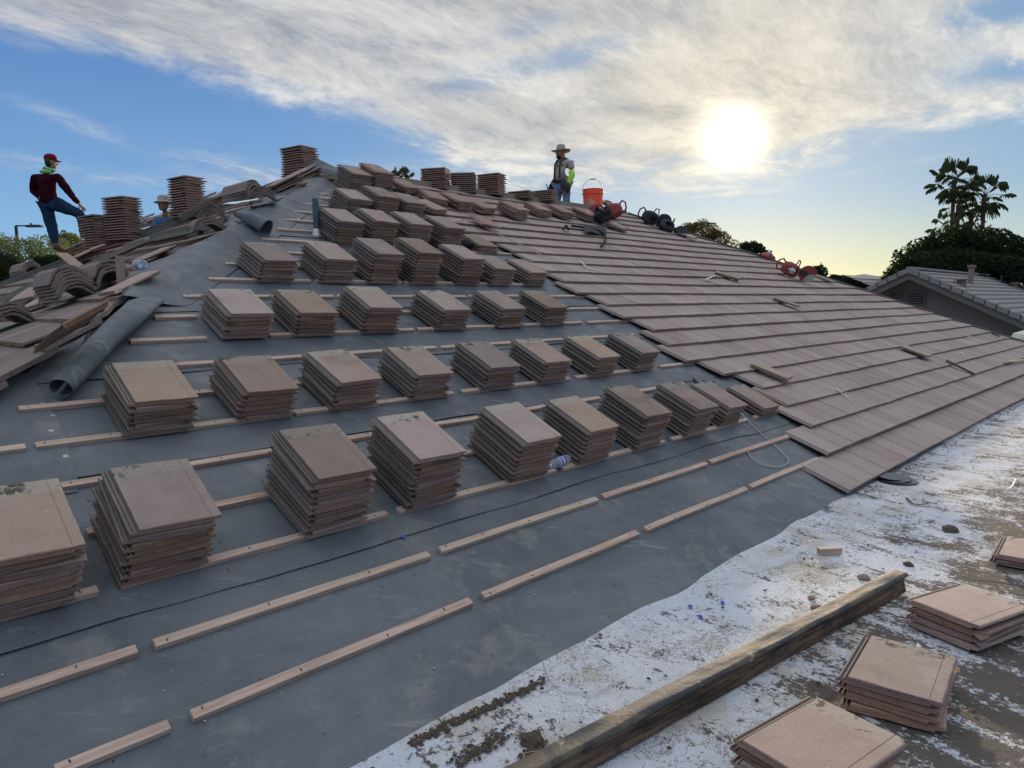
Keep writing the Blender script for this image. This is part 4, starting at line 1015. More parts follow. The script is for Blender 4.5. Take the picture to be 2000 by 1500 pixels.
def bottle(M, label):
    e = empty('water_bottle', M=M); tag(e, label, 'water bottle', 'discarded clear water bottles')
    b = MB(); b.lathe([(.02, 0), (.032, .004), (.033, .05), (.0295, .055), (.033, .06), (.033, .08), (.0295, .085), (.033, .09), (.033, .15), (.026, .175), (.013, .195), (.0125, .205)], 18); o = b.build('body', M_CLEAR, smooth=True); o.parent = e
    b = MB(); b.lathe([(.0336, .062), (.0336, .112)], 18, cap=False); o = b.build('label', M_LABEL, smooth=True); o.parent = e
    b = MB(); b.lathe([(.0336, .112), (.0336, .125)], 18, cap=False); b.lathe([(.0338, .076), (.0338, .096)], 18, cap=False); o = b.build('label_band', M_WHITEP, smooth=True); o.parent = e
    b = MB(); b.lathe([(.015, .203), (.015, .222), (.004, .223)], 14); o = b.build('cap', M_WHITEP); o.parent = e
def lay(p, d, up): 
    z = Vector(d).normalized(); x = Vector(up).cross(z).normalized(); y = z.cross(x)
    M = Matrix((( x.x, y.x, z.x, p.x), (x.y, y.y, z.y, p.y), (x.z, y.z, z.z, p.z), (0, 0, 0, 1))); return M
u, v = ruv(1104, 905, .03); pb_ = rp(u+.04, v+.02, .048); bottle(lay(pb_, rp(u-.25, v-.03, .048)-rp(u, v, .048), NM), 'crushed clear water bottle between two stacks of the nearest row')
pb_ = lft(280, 517, .15); bottle(lay(pb_, lft(245, 520, .15)-pb_, NL) @ Matrix.Scale(1.25, 4), 'clear water bottle with blue label lying on the left slope') 

# ---------------------------------------------------------------- flat roof: charred beam, block, debris
A_ = flat(1768, 1158, 0); B0 = flat(1300, 1422, 0); d = (B0-A_).normalized(); B_ = A_+d*3.6; L = 3.6
nside = Vector((-d.y, d.x, 0)); nside = nside if nside.y > 0 else -nside
b = MB(); W, H_ = .088, .095; rings = []
nseg = 60
for i in range(nseg+1):
    t_ = i/nseg; x = t_*L; c = A_+d*x+nside*W/2; r = []
    e = nz(x*2, 1)*.008
    for (a, z) in ((-W/2, .004), (-W/2, H_*.45), (-W/2+.004, H_*.5), (-W/2+.003, H_-.006), (-W/2+.012, H_), (W/2-.01, H_), (W/2, H_-.01), (W/2, .004)):
        jag = (nz(a*60, z*60, 3)*.05 if i in (0,) else 0)
        r.append(c+nside*(a+nz(x*3, z*20, 2)*.004)+Vector((0, 0, z+nz(x*2.2, a*20, 5)*.003))+d*jag)
    rings.append(r)
b.loft(rings)
eb = empty('charred_beam', A_); tag(eb, 'long charred timber beam with felt stuck on top on the flat roof', 'beam')
def f_char(t, b):
    o = t.node('ShaderNodeTexCoord', 3); n = t.noise(t.rs(o, math.degrees(-math.atan2(d.y, d.x)), (1, 16, 16)), 2.2, 7, .7, .2); m2 = t.noise(o, 11, 5, .65)
    c = t.mix(t.ss(n, .35, .62), (.022, .017, .014), (.16, .105, .07)); c = t.mix(t.ss(m2, .5, .62, 0, .8), c, (.03, .025, .022))
    setb(t, b, c, .85, None, .3, n, .9, .008)
def f_feltold(t, b):
    o = t.node('ShaderNodeTexCoord', 3); n = t.noise(o, 5, 6, .65, .4); m2 = t.noise(o, 70, 4, .7)
    c = t.mix(t.ss(n, .42, .56), (.040, .043, .047), (.105, .088, .062)); c = t.mix(t.ss(m2, .55, .65, 0, .7), c, (.05, .04, .03)); c = t.mix(t.ss(t.noise(o, 9, 4), .62, .68, 0, .6), c, (.40, .36, .28))
    setb(t, b, c, .7, None, .4, t.m('ADD', n, t.m('MULTIPLY', m2, .3)), .8, .01)
o = b.build('timber', mat('charred_wood', f_char), M=T(-A_)); o.parent = eb
g = []
for i in range(70):
    x = -.03+3.62*i/69; row = []
    hump = .001+.004*nz(x*2.4, 3)
    for j in range(13):
        f = j/12; a = -W/2-.004+(W+.010)*f
        z = H_+.006+hump*math.sin(f*math.pi)*1.6+nz(x*5, f*2, 4)*.006+nz(x*14, f*5, 4)*.002
        if j == 12: a += .004; z -= .075
        if j == 11: z -= .02
        if j == 0: z -= .014+.012*max(0, nz(x*4, 9))
        row.append(d*x+nside*(a+W/2)+Vector((0, 0, z)))
    g.append(row)
o = surf(g, 'felt_strip', None, th=.003, matl=mat('old_felt', f_feltold)); o.parent = eb
bk = flat(1620, 1082, 0); b = MB(); b.box((0, 0, .019), (.145, .04, .038)); 
tag(b.build('wood_block', M_WOOD, M=T(bk+Vector((0, 0, .002))) @ RZ(R_(-40)), bevel=.002), 'small offcut block of pine on the white flat roof', 'wood block')
def rock(b, p, s, rr, mi=0, flat_=.5):
    n = 7; rings = []
    for z, k in ((-.1, .6), (.0, 1), (.45, .85), (.8, .4)):
        rings.append([Vector((p[0]+math.cos(6.283*i/n)*s*k*rr.uniform(.7, 1.2), p[1]+math.sin(6.283*i/n)*s*k*rr.uniform(.7, 1.2), p[2]+z*s*flat_*rr.uniform(.9, 1.1))) for i in range(n)])
    b.loft(rings, mi)
rd = random.Random(8)
for px, py, s, lab in ((1595, 1188, .035, 'flat chip of broken tile beside the charred beam'), (1687, 1128, .035, 'broken tile shard with dark crumbs above the beam tip'), (1775, 1103, .03, 'dark stone like clod right of the broken shard'), (1855, 1035, .055, 'large dark clod on the flat roof near right edge'), (1585, 1168, .022, 'small dark clod above the flat tile chip'), (1040, 1445, .045, 'straw coloured clump of debris near the bottom of flat roof')):
    p = flat(px, py, 0); b = MB(); rock(b, (0, 0, 0), s, rd, flat_=.7); rock(b, (s*.7, s*.4, 0), s*.5, rd); rock(b, (-s*.8, s*.2, 0), s*.35, rd)
    tag(b.build('debris_chunk', M_DIRT if 'tile' not in lab else M_TEDGE, M=T(p)), lab, 'debris')
# crumbs, grit and mud over the flat roof: uncountable
b = MB(); b2 = MB()
def crumb(x, y, s, mi=0, z=.0):
    rock(b, (x, y, z), s, rd, mi, rd.uniform(.4, 1.0))
for _ in range(1500):
    t_ = rd.random()**1.6; x = .8+t_*10; y = rd.uniform(-1.2, 1.93)
    if y < 1.2-.15*x and rd.random() < .4: continue
    s = .0018+.009*rd.random()**5
    crumb(x, y, s, 0 if rd.random() < .75 else 1, .004)
for _ in range(240):                                          # splinters
    x = .9+rd.random()**1.4*9; y = rd.uniform(-.6, 1.9); a = rd.uniform(0, 3.14); l = rd.uniform(.01, .055)
    b.box((x, y, .006), (l, .003, .003), mi=rd.choice((0, 0, 2)), rot=Matrix.Rotation(a, 3, 'Z') @ Matrix.Rotation(rd.uniform(-.15, .15), 3, 'Y'))
for (pxa, pya, pxb, pyb, wd, n) in ((800, 1452, 1060, 1330, .035, 420), (1075, 1275, 1165, 1230, .022, 110), (890, 1490, 985, 1435, .05, 170), (1020, 1480, 1060, 1450, .04, 70), (1120, 1235, 1190, 1222, .02, 40)):
    for _ in range(n):
        t_ = rd.random(); p = flat(pxa+(pxb-pxa)*t_, pya+(pyb-pya)*t_, .0); s = rd.uniform(.003, .011)*(1-.3*abs(t_-.5))
        crumb(p.x+rd.gauss(0, wd*.5), p.y+rd.gauss(0, wd*.35), s, 0, .0)
for k in range(22):                                           # grit caught along the eave of the finished tiles
    for _ in range(9):
        x = 5.8+k*.42+rd.random()*.42; crumb(x, 1.93+rd.gauss(0, .022)-.02, rd.uniform(.003, .012), 0, .004)
tag(b.build('roof_grit', [M_DIRT, M_TEDGE, M_WOOD]), 'dark crumbs, grit and splinters strewn over the flat roof', 'grit', kind='stuff')
b = MB()                                                      # grit on felt and tiles
for _ in range(500):
    u = rd.uniform(.3, 6.2); v = rd.uniform(0, 4.2); 
    if u < hipl(v)+.3: continue
    p = rp(u, v, .012); rock(b, p, rd.uniform(.0012, .0045), rd, rd.choice((0, 0, 0, 1)))
for _ in range(1400):
    v = rd.uniform(0, 7.8); u = rd.uniform(6.8, hipr(v)-.1); fr = ((v-V0)/S) % 1.0; n = .055+.030-(fr*.030)+.0; 
    p = rp(u, v, n+.004); rock(b, p, rd.uniform(.002, .0075), rd, 0)
tag(b.build('slope_grit', [M_DIRT, M_WHITEP]), 'fine crumbs scattered over the underlayment and finished tiles', 'grit', kind='stuff')
# white and grey twisted strips
def strip(pts, name, label, m, r=.005, plane='F', n=.006, fl=.35, cat='strip', group=None):
    P_ = [(flat(x, y, n) if plane == 'F' else rp(*ruv(x, y, n), n)) for x, y in pts]
    P2 = []
    for i in range(len(P_)-1):
        a = P_[max(i-1, 0)]; b_ = P_[i]; c_ = P_[i+1]; d_2 = P_[min(i+2, len(P_)-1)]
        for k in range(6):
            t_ = k/6; P2.append(.5*((2*b_)+(c_-a)*t_+(2*a-5*b_+4*c_-d_2)*t_*t_+(3*b_-a-3*c_+d_2)*t_**3))
    P2.append(P_[-1]); b = MB(); b.tube(P2, r, 6, flat=fl); return tag(b.build(name, m, smooth=True), label, cat, group)
def strips(pts, *a, **k): return strip([pts[0]]+pts[1:], *a, **k)
strip([(1062, 1290), (1070, 1312), (1088, 1338), (1150, 1350), (1185, 1340), (1196, 1318)], 'plastic_strip', 'white plastic strip curled on the flat roof beside the felt edge', M_WHITEP, .0042, n=.010)
GS = 'white plastic strips dropped on the finished tiles'
strip([(1655, 768), (1634, 759), (1640, 764), (1667, 784)], 'plastic_strip', 'white bent plastic strip on lower courses right of the stacks', M_WHITEP, .008, 'R', .10, group=GS)
strip([(1134, 510), (1145, 520), (1160, 526), (1172, 529)], 'plastic_strip', 'white bent plastic strip on the upper courses near the stacks', M_WHITEP, .012, 'R', .10, group=GS)
strip([(1398, 538), (1378, 546), (1390, 548), (1405, 555)], 'plastic_strip', 'white forked plastic strip left of the dark tile scrap', M_WHITEP, .012, 'R', .10, group=GS)
strip([(1884, 694), (1878, 688), (1890, 689), (1907, 695)], 'plastic_strip', 'white hooked plastic strip near the right edge above dark scrap', M_WHITEP, .009, 'R', .10, group=GS)
strip([(1888, 942), (1930, 950), (1970, 955), (1985, 935)], 'plastic_strip', 'thin white strip on the dirty far part of flat roof', M_WHITEP, .008, n=.012)
strip([(1880, 1124), (1900, 1133), (1940, 1136), (2010, 1148)], 'black_cord', 'thin black cord behind the far stack on the flat roof', M_BLACK, .004, n=.012, cat='cord')
strip([(1672, 962), (1690, 967), (1712, 972)], 'felt_scrap', 'thin dark felt scrap by the corner of the finished tiles', M_DARKG, .009, n=.008, cat='scrap')
strip([(1770, 972), (1785, 984), (1812, 984)], 'felt_scrap', 'hooked grey felt scrap on the flat roof right of discs', M_DARKG, .009, n=.008, cat='scrap')
# grey wire looping over the felt
strip([(1356, 752), (1385, 745), (1415, 768), (1460, 822), (1500, 858), (1536, 893), (1538, 905), (1520, 912), (1492, 908), (1470, 896), (1456, 876)], 'wire', 'pale grey wire looping over the last stacks and bare underlayment', simple('grey_wire', (.34, .36, .37), .5), .0045, 'R', .02, 1.0, cat='wire')
# measuring chalk string near the top stacks
strip([(876, 436), (915, 428), (940, 440), (1000, 470), (1060, 499)], 'string', 'pale string lying over the upper courses by the tipped tile', simple('string', (.42, .38, .27), .8), .007, 'R', .11, 1.0, cat='string')
# worn saw discs on the flat roof by the tile corner, and a dark disc guard on the felt
def disc(M, r, label, name='cutting_disc', group='worn cutting discs and guard pieces left by the tiles', m=None):
    b = MB(); b.lathe([(.012, 0), (r, 0), (r, .004), (.012, .005)], 32); return tag(b.build(name, m or M_DARKG, M=M), label, 'cutting disc', group)
M_DISC = simple('worn_disc', (.085, .10, .105), .55, .3)
p = flat(1745, 938, .0)
disc(T(p+Vector((.02, -.03, .008))) @ Matrix.Rotation(.05, 4, 'X'), .155, 'bottom worn grey cutting disc at the corner of the finished tiles', m=M_DISC)
disc(T(p+Vector((.0, .0, .022))) @ Matrix.Rotation(-.08, 4, 'Y'), .14, 'middle worn grey cutting disc at the corner of the finished tiles', m=M_DISC)
disc(T(p+Vector((-.03, .03, .036))) @ Matrix.Rotation(.12, 4, 'X'), .11, 'topmost worn cutting disc, smaller, beside the finished tiles corner', m=M_DISC)
u, v = ruv(1382, 748, .02); M = onroofM(u, v, .02)
b = MB()
for i in range(20):
    a0, a1 = math.pi*1.25*i/20, math.pi*1.25*(i+1)/20
    b.add([(math.cos(a0)*.06, math.sin(a0)*.06, 0), (math.cos(a0)*.15, math.sin(a0)*.15, .012), (math.cos(a1)*.15, math.sin(a1)*.15, .012), (math.cos(a1)*.06, math.sin(a1)*.06, 0), (math.cos(a0)*.06, math.sin(a0)*.06, -.006), (math.cos(a0)*.15, math.sin(a0)*.15, -.004), (math.cos(a1)*.15, math.sin(a1)*.15, -.004), (math.cos(a1)*.06, math.sin(a1)*.06, -.006)], [(0, 1, 2, 3), (4, 7, 6, 5), (1, 5, 6, 2), (0, 3, 7, 4)])
tag(b.build('blade_guard_plate', M_DISC, M=M), 'dark crescent guard plate lying on the underlayment behind the last stacks', 'guard plate')
# blue plastic caps
for px, py, lab in ((1348, 1186, 'blue plastic nail cap lying left of the other two'), (1411, 1179, 'blue plastic nail cap lying upright to the right'), (1368, 1206, 'small blue plastic nail cap nearest the charred beam'), (1617, 996, 'blue plastic cap by the felt edge near tile corner')):
    p = flat(px, py, .0); b = MB(); b.lathe([(.0125, 0), (.0125, .002), (.005, .004), (.0045, .010)], 14)
    tag(b.build('nail_washer', M_LABEL, M=T(p+Vector((0, 0, .004))) @ Matrix.Rotation(rd.uniform(0, .8), 4, 'X')), lab, 'nail cap', 'blue plastic nail caps on the flat roof')

# dark scraps on finished tiles (cut flashing and broken lath)
def scrap(px, py, px2, py2, wd, label, m=M_DARKG, th=.02):
    board((px, py), (px2, py2), wd, th, 'dark_scrap', label, 'scrap', m=m, la=.115, lb=.105, plane='R')
scrap(1848, 704, 1902, 730, .07, 'long dark splintered board near the right end of finished tiles')
scrap(1962, 707, 2010, 702, .05, 'pale stick across the courses at the right edge', M_WOOD)
scrap(1415, 534, 1440, 548, .05, 'dark flexible flashing scrap on the middle courses')
scrap(1890, 656, 1897, 660, .03, 'tiny white chip high on the right courses', M_WHITEP)
scrap(1938, 652, 1952, 657, .03, 'thin dark chip near the hip at far right')

# ---------------------------------------------------------------- bucket
pbk = Vector((12.06, 9.50, 0)); pbk.z = RA.z-.045
e = empty('bucket', M=T(pbk) @ Matrix.Scale(1.42, 4)); tag(e, 'orange plastic bucket with white square logo and raised wire handle on the ridge', 'bucket')
b = MB(); b.lathe([(.130, .0), (.133, .02), (.148, .30), (.158, .305), (.158, .325), (.150, .325), (.150, .37), (.157, .372), (.157, .378), (.146, .378), (.128, .03), (.01, .02)], 32, cap=False)
b.lathe([(.129, .001), (.001, .001)], 32, cap=False)
o = b.build('body', M_ORANGE, smooth=False); o.parent = e
b = MB(); hd = AR; b.tube([Vector((0, 0, .36))+hd*.155*math.cos(a)+Vector((0, 0, .17*math.sin(a)))-AF*.0 for a in [math.pi*i/20 for i in range(21)]], .004, 6); o = b.build('handle', M_STEEL); o.parent = e
b = MB(); b.tube([Vector((0, 0, .53))+hd*x for x in (-.04, .04)], .012, 8); o = b.build('grip', M_WHITEP); o.parent = e
# logo: white outlined square turned on its corner, three lines of lettering following the bucket wall
def on_wall(x, z):                                            # x along wall arc, z up
    r = .1335+.015*(z/.3)+.0016; ca = CAM-pbk; a0 = math.atan2(ca.y, ca.x)-.30; a = a0+x/r
    return Vector((math.cos(a)*r, math.sin(a)*r, z))
b = MB(); Ls = .075; cz = .165
def logo_rect(x0, z0, x1, z1, wd):
    n = 6; d_3 = Vector((x1-x0, z1-z0)).normalized(); nx_, nz_ = -d_3.y*wd/2, d_3.x*wd/2
    vs = []
    for i in range(n+1):
        t_ = i/n; x = x0+(x1-x0)*t_; z = z0+(z1-z0)*t_; vs += [on_wall(x+nx_, z+nz_), on_wall(x-nx_, z-nz_)]
    b.add(vs, [(i*2, i*2+1, i*2+3, i*2+2) for i in range(n)])
cs_ = [(-Ls, cz-.012), (.012, cz-Ls), (Ls, cz+.012), (-.012, cz+Ls)]
for i in range(4): logo_rect(*cs_[i], *cs_[(i+1) % 4], .006)
o = b.build('logo', M_WHITEP); o.parent = e
for ln, zz, sc_ in (('THE', cz+.028, .036), ('HOME', cz-.004, .042), ('DEPOT', cz-.036, .036)):
    cu_ = bpy.data.curves.new('lettering', 'FONT'); cu_.body = ln; cu_.size = sc_; cu_.align_x = 'CENTER'; cu_.offset = .0008
    to = bpy.data.objects.new('lettering', cu_); COL.objects.link(to)
    bpy.context.view_layer.update(); dg = bpy.context.evaluated_depsgraph_get(); me = bpy.data.meshes.new_from_object(to.evaluated_get(dg))
    bpy.data.objects.remove(to)
    for v_ in me.vertices:
        x, y = v_.co.x, v_.co.y; v_.co = on_wall(x*.95+y*.25, zz+y+x*.22)
    me.materials.clear(); me.materials.append(M_WHITEP)
    o = bpy.data.objects.new('lettering', me); COL.objects.link(o); o.parent = e

# ---------------------------------------------------------------- cut-off saws
def saw(P_, yaw, tilt, label, body=M_RED, cover=M_WHITEP, rollx=0.0, s=1.0):
    e = empty('cut_off_saw', M=T(P_) @ RZ(yaw) @ Matrix.Rotation(tilt, 4, 'Y') @ Matrix.Rotation(rollx, 4, 'X') @ Matrix.Scale(s, 4)); tag(e, label, 'cut-off saw', 'petrol cut-off saws lying on the roof')
    def pt_(bl, n, m, **k): o = bl.build(n, m, **k); o.parent = e; return o
    b = MB(); rings = []
    for x, hy, z0, z1 in ((-.26, .055, .09, .20), (-.22, .09, .03, .26), (-.10, .11, .0, .29), (.02, .11, .0, .27), (.08, .09, .03, .24), (.11, .06, .06, .19)):
        rings.append([Vector((x, -hy, z0+.03)), Vector((x, -hy*.6, z0)), Vector((x, hy*.6, z0)), Vector((x, hy, z0+.03)), Vector((x, hy, z1-.05)), Vector((x, hy*.55, z1)), Vector((x, -hy*.55, z1)), Vector((x, -hy, z1-.05))])
    b.loft(rings); pt_(b, 'engine_body', body, bevel=.008)
    b = MB(); b.box((-.07, -.117, .15), (.17, .02, .17), taper=.8, rot=Matrix.Rotation(R_(90), 3, 'X') @ Matrix.Identity(3)); b.lathe([(.065, 0), (.065, .012), (.03, .02)], 18, M=T((-.06, -.125, .14)) @ Matrix.Rotation(R_(90), 4, 'X')); pt_(b, 'starter_cover', cover)
    b = MB(); b.tube([(-.22, 0, .24), (-.30, 0, .30), (-.37, 0, .24), (-.38, 0, .13), (-.33, 0, .05), (-.24, 0, .07)], .018, 8); pt_(b, 'rear_handle', body, smooth=True)
    b = MB(); b.tube([(.03, -.12, .12), (.03, -.14, .27), (.03, -.08, .37), (.03, .08, .37), (.03, .13, .27), (.03, .12, .10)], .013, 8); pt_(b, 'front_handle', M_BLACK, smooth=True)
    b = MB(); b.box((.19, .05, .16), (.26, .03, .08)); pt_(b, 'cutting_arm', M_DARKG, bevel=.006)
    b = MB(); n = 24; R2 = .185
    for sy in (.06, .115):
        b.add([(.33, sy, .16)]+[(.33+R2*math.cos(R_(20+230*i/n)), sy, .16+R2*math.sin(R_(20+230*i/n))) for i in range(n+1)], [(0, i+1, i+2) for i in range(n)])
    b.add([(.33+R2*math.cos(R_(20+230*i/n)), y, .16+R2*math.sin(R_(20+230*i/n))) for i in range(n+1) for y in (.06, .115)], [(i*2, i*2+1, i*2+3, i*2+2) for i in range(n)])
    pt_(b, 'blade_guard', M_DARKG if cover is M_BLACK else M_RED)
    b = MB(); b.lathe([(.01, -.002), (.17, -.002), (.17, .002), (.01, .002)], 32, M=T((.33, .088, .16)) @ Matrix.Rotation(R_(90), 4, 'X')); pt_(b, 'blade', M_STEEL)
def onr(px, py, n=.1): return rp(*ruv(px, py, n), n)
YV = math.radians(-45)
saw(onr(1198, 428)+Vector((.05, .1, .02)), YV+2.4, .15, 'red and dark cut-off saw right of the orange bucket', rollx=.1, cover=M_DARKG, s=1.0)
saw(onr(1272, 438, .1)+Vector((.05, .05, 0)), YV+.3, .3, 'left one of two blackened saws lying on the hip', M_DARKG, M_BLACK, rollx=.2, s=.95)
saw(onr(1306, 452, .1)+Vector((.05, .05, 0)), YV-.1, .4, 'right one of two blackened saws lying on the hip', M_DARKG, M_BLACK, rollx=-.4, s=.85)
saw(onr(1518, 510, .1)+Vector((.05, .1, .0)), YV+.9, .2, 'red saw with white cover standing behind its twin on the hip', rollx=-1.15, s=.95)
saw(onr(1546, 540, .1)+Vector((0, .02, 0)), YV-.1, .38, 'nearer red saw with white cover below the other on the hip', rollx=.25, s=.95)
# black bag and hose heap near the ridge
b = MB(); rbg = random.Random(2); n = 12
def lump(b, c, rx, ry, rz, seed, mi=0):
    rings = []
    for i in range(9):
        t_ = math.pi*(i+.3)/9.6; r = math.sin(t_); z = -math.cos(t_)
        rings.append([Vector((c[0]+math.cos(6.283*k/14)*r*rx*(1+.25*nz(k*.8, i*.7, seed)), c[1]+math.sin(6.283*k/14)*r*ry*(1+.25*nz(k*.8, i*.7, seed+3)), c[2]+z*rz)) for k in range(14)])
    b.loft(rings, mi)
p = onr(1176, 436)
e = empty('tool_bag', p); tag(e, 'black crumpled tool bag with coiled hose below the orange bucket', 'tool bag')
b = MB(); lump(b, (0, 0, .13), .20, .17, .14, 1); o = b.build('bag', M_DARKG, smooth=True); o.parent = e
b = MB()
for k in range(4): b.tube([Vector((.0, 0, .10+.05*k))-AF*.1+AR*math.cos(a)*(.17-.02*k)+Vector((0, 0, .05*math.sin(a*2+k)))-AF*.10*math.sin(a) for a in [6.283*i/18 for i in range(19)]], .013, 6)
o = b.build('hose', M_BLACK, smooth=True); o.parent = e
# dark jacket / tarp and hose tail on the courses
g = [[onr(1140+i*6.5, 441+j*5, .125)+Vector((0, 0, .03*nz(i*.6, j*.7)+.02*math.sin(i*.9))) for i in range(8)] for j in range(4)]
surf(g, 'dark_cloth', 'dark folded cloth lying on the courses under the tool bag', th=.02, matl=M_DARKG, cat='cloth')
strip([(1116, 441), (1150, 446), (1178, 455), (1182, 470), (1174, 482)], 'rubber_hose', 'thick black hose hanging down the courses from the dark cloth', M_BLACK, .02, 'R', .13, 1.0, cat='hose')
strip([(1100, 447), (1106, 441), (1110, 448)], 'hand_tool', 'small dark hand tool left of the folded cloth on courses', M_BLACK, .02, 'R', .13, 1.0, cat='tool')
# dark torn plate in the gap at right of 4th row
p = onr(908, 482, .05); b = MB(); lump(b, (0, 0, .05), .10, .07, .06, 3); lump(b, (.1, .05, .04), .06, .06, .05, 6)
tag(b.build('work_glove', M_DARKG, M=T(p), smooth=True), 'dark crumpled glove on the felt beside the short fifth row pile', 'glove')
# ---------------------------------------------------------------- people
def skin_mesh(joints, edges, sub=2, name='tmp'):
    """joints: {key:(pos, rx, ry)}; root = first key. Returns evaluated mesh (one continuous surface)."""
    keys = list(joints); bm = bmesh.new(); vs = {k: bm.verts.new(joints[k][0]) for k in keys}
    for a, b_ in edges: bm.edges.new((vs[a], vs[b_]))
    me = bpy.data.meshes.new('sk'); bm.to_mesh(me); bm.free()
    o = bpy.data.objects.new('sk', me); COL.objects.link(o)
    mo = o.modifiers.new('s', 'SKIN'); mo.use_smooth_shade = True; mo.branch_smoothing = .4
    if not me.skin_vertices: me.skin_vertices.new() if hasattr(me.skin_vertices, 'new') else None
    if not me.skin_vertices:
        bpy.context.view_layer.objects.active = o
        bpy.ops.object.modifier_remove(modifier='s'); bpy.ops.object.modifier_add(type='SKIN'); mo = o.modifiers[-1]; mo.use_smooth_shade = True
    for i, k in enumerate(keys):
        sv = me.skin_vertices[0].data[i]; sv.radius = (joints[k][1], joints[k][2]); sv.use_root = (i == 0)
    sb = o.modifiers.new('ss', 'SUBSURF'); sb.levels = sub; sb.render_levels = sub
    bpy.context.view_layer.update(); dg = bpy.context.evaluated_depsgraph_get()
    m2 = bpy.data.meshes.new_from_object(o.evaluated_get(dg)); bpy.data.objects.remove(o)
    for p in m2.polygons: p.use_smooth = True
    return m2
def part(me, name, m, parent):
    if name not in ('body',):                              # cloth folds
        for v_ in me.vertices:
            c_ = v_.co; k_ = nz(c_.x*11+c_.z*5, c_.y*11, c_.z*16, 1.0)*.014+nz(c_.x*26, c_.y*26, c_.z*30)*.005; v_.co = c_+v_.normal*k_
    me.materials.clear(); me.materials.append(m); o = bpy.data.objects.new(name, me); COL.objects.link(o); o.parent = parent; return o
def mbpart(b, name, m, parent, smooth=True):
    o = b.build(name, m, smooth=smooth); o.parent = parent; return o
def hand(joints, edges, wrist, d, side, s=1.0, pre='h'):
    """five separate fingers off a palm; d = hand direction, side = thumb side direction."""
    d = Vector(d).normalized(); side = Vector(side).normalized(); nn = d.cross(side)
    w_ = Vector(joints[wrist][0]); pk = pre+'palm'; joints[pk] = (w_+d*.05*s, .034*s, .016*s); edges.append((wrist, pk))
    for i, (off, L_) in enumerate(((.026, .070), (.009, .078), (-.009, .073), (-.025, .058))):
        a = pre+'f%da' % i; b_ = pre+'f%db' % i; c = pre+'f%dc' % i
        joints[a] = (w_+d*.095*s+side*off*s, .0095*s, .0095*s); joints[b_] = (w_+d*(.095+L_*.5)*s+side*off*1.1*s+nn*.012*s, .0085*s, .0085*s); joints[c] = (w_+d*(.095+L_*.8)*s+side*off*1.1*s+nn*.034*s, .007*s, .007*s)
        edges += [(pk, a), (a, b_), (b_, c)]
    joints[pre+'t1'] = (w_+d*.045*s+side*.045*s+nn*.006*s, .011*s, .011*s); joints[pre+'t2'] = (w_+d*.085*s+side*.062*s+nn*.018*s, .009*s, .009*s)
    edges += [(pk, pre+'t1'), (pre+'t1', pre+'t2')]
def head(b, c, f, s=1.0):
    """head with face: c centre, f facing direction (unit, horizontal)."""
    c = Vector(c); f = Vector(f).normalized(); r = f.cross(Vector((0, 0, 1))).normalized(); up = Vector((0, 0, 1)); rings = []
    for z, wx, fr, bk in ((-.115, .035, .045, .02), (-.10, .052, .078, .045), (-.07, .062, .088, .075), (-.03, .070, .090, .088), (.0, .074, .092, .096), (.035, .075, .094, .100), (.07, .070, .085, .096), (.10, .052, .058, .072), (.118, .022, .02, .03)):
        ring = []
        for k in range(16):
            a = 6.283*k/16; x = math.cos(a)*wx; y = math.sin(a); y = y*fr if y > 0 else y*bk
            ring.append(c+(r*x+f*y+up*z)*s)
        rings.append(ring)
    b.loft(rings)
    for (x, y, z, sx, sz, sy) in ((0, .098, -.015, .012, .024, .018), (0, .088, -.052, .024, .008, .008), (.030, .082, .012, .012, .007, .007), (-.030, .082, .012, .012, .007, .007), (.075, -.005, -.005, .008, .03, .02), (-.075, -.005, -.005, .008, .03, .02)):
        rg = []
        for i in range(6):
            t_ = math.pi*(i+.4)/6; rg.append([c+(r*(x+math.cos(6.283*k/8)*math.sin(t_)*sx)+f*(y+math.sin(6.283*k/8)*math.sin(t_)*sy)+up*(z-math.cos(t_)*sz))*s for k in range(8)])
        b.loft(rg)
V = Vector
def person_frame(foot):                                       # local x = picture right, y = away, z = up
    f = Vector((AF.x, AF.y, 0)).normalized(); r = f.cross(Vector((0, 0, 1)))
    return Matrix(((r.x, f.x, 0, foot.x), (r.y, f.y, 0, foot.y), (0, 0, 1, foot.z), (0, 0, 0, 1)))
# --- man in maroon sweater and red cap, back to us, right foot up
foot = at(110, 491, 14.6)
e = empty('person', M=person_frame(foot) @ Matrix.Scale(.92, 4)); tag(e, 'man in dark maroon sweater, jeans and red cap seen from behind, one knee raised', 'person')
j = {'pelvis': (V((-.03, 0, .90)), .16, .12), 'sp': (V((-.07, .0, 1.07)), .165, .12), 'ch': (V((-.09, .0, 1.27)), .205, .13), 'up': (V((-.06, .01, 1.40)), .14, .095), 'nk': (V((-.015, .02, 1.49)), .05, .05), 'hd': (V((.005, .02, 1.56)), .05, .055),
     'ls': (V((-.27, .0, 1.36)), .082, .08), 'le': (V((-.37, .06, 1.10)), .062, .06), 'lw': (V((-.19, -.05, .98)), .03, .026),
     'rs': (V((.13, .02, 1.36)), .082, .08), 're': (V((.27, .10, 1.08)), .062, .06), 'rw': (V((.43, .12, .88)), .03, .026),
     'lh': (V((-.12, 0, .85)), .115, .12), 'lk': (V((-.07, .03, .47)), .09, .09), 'la': (V((.0, .0, .10)), .042, .045), 'lt': (V((.03, .14, .035)), .045, .028),
     'rh': (V((.08, .02, .86)), .115, .12), 'rk': (V((.47, .10, .68)), .095, .09), 'ra': (V((.42, .16, .32)), .045, .045), 'rt': (V((.50, .22, .27)), .045, .028)}
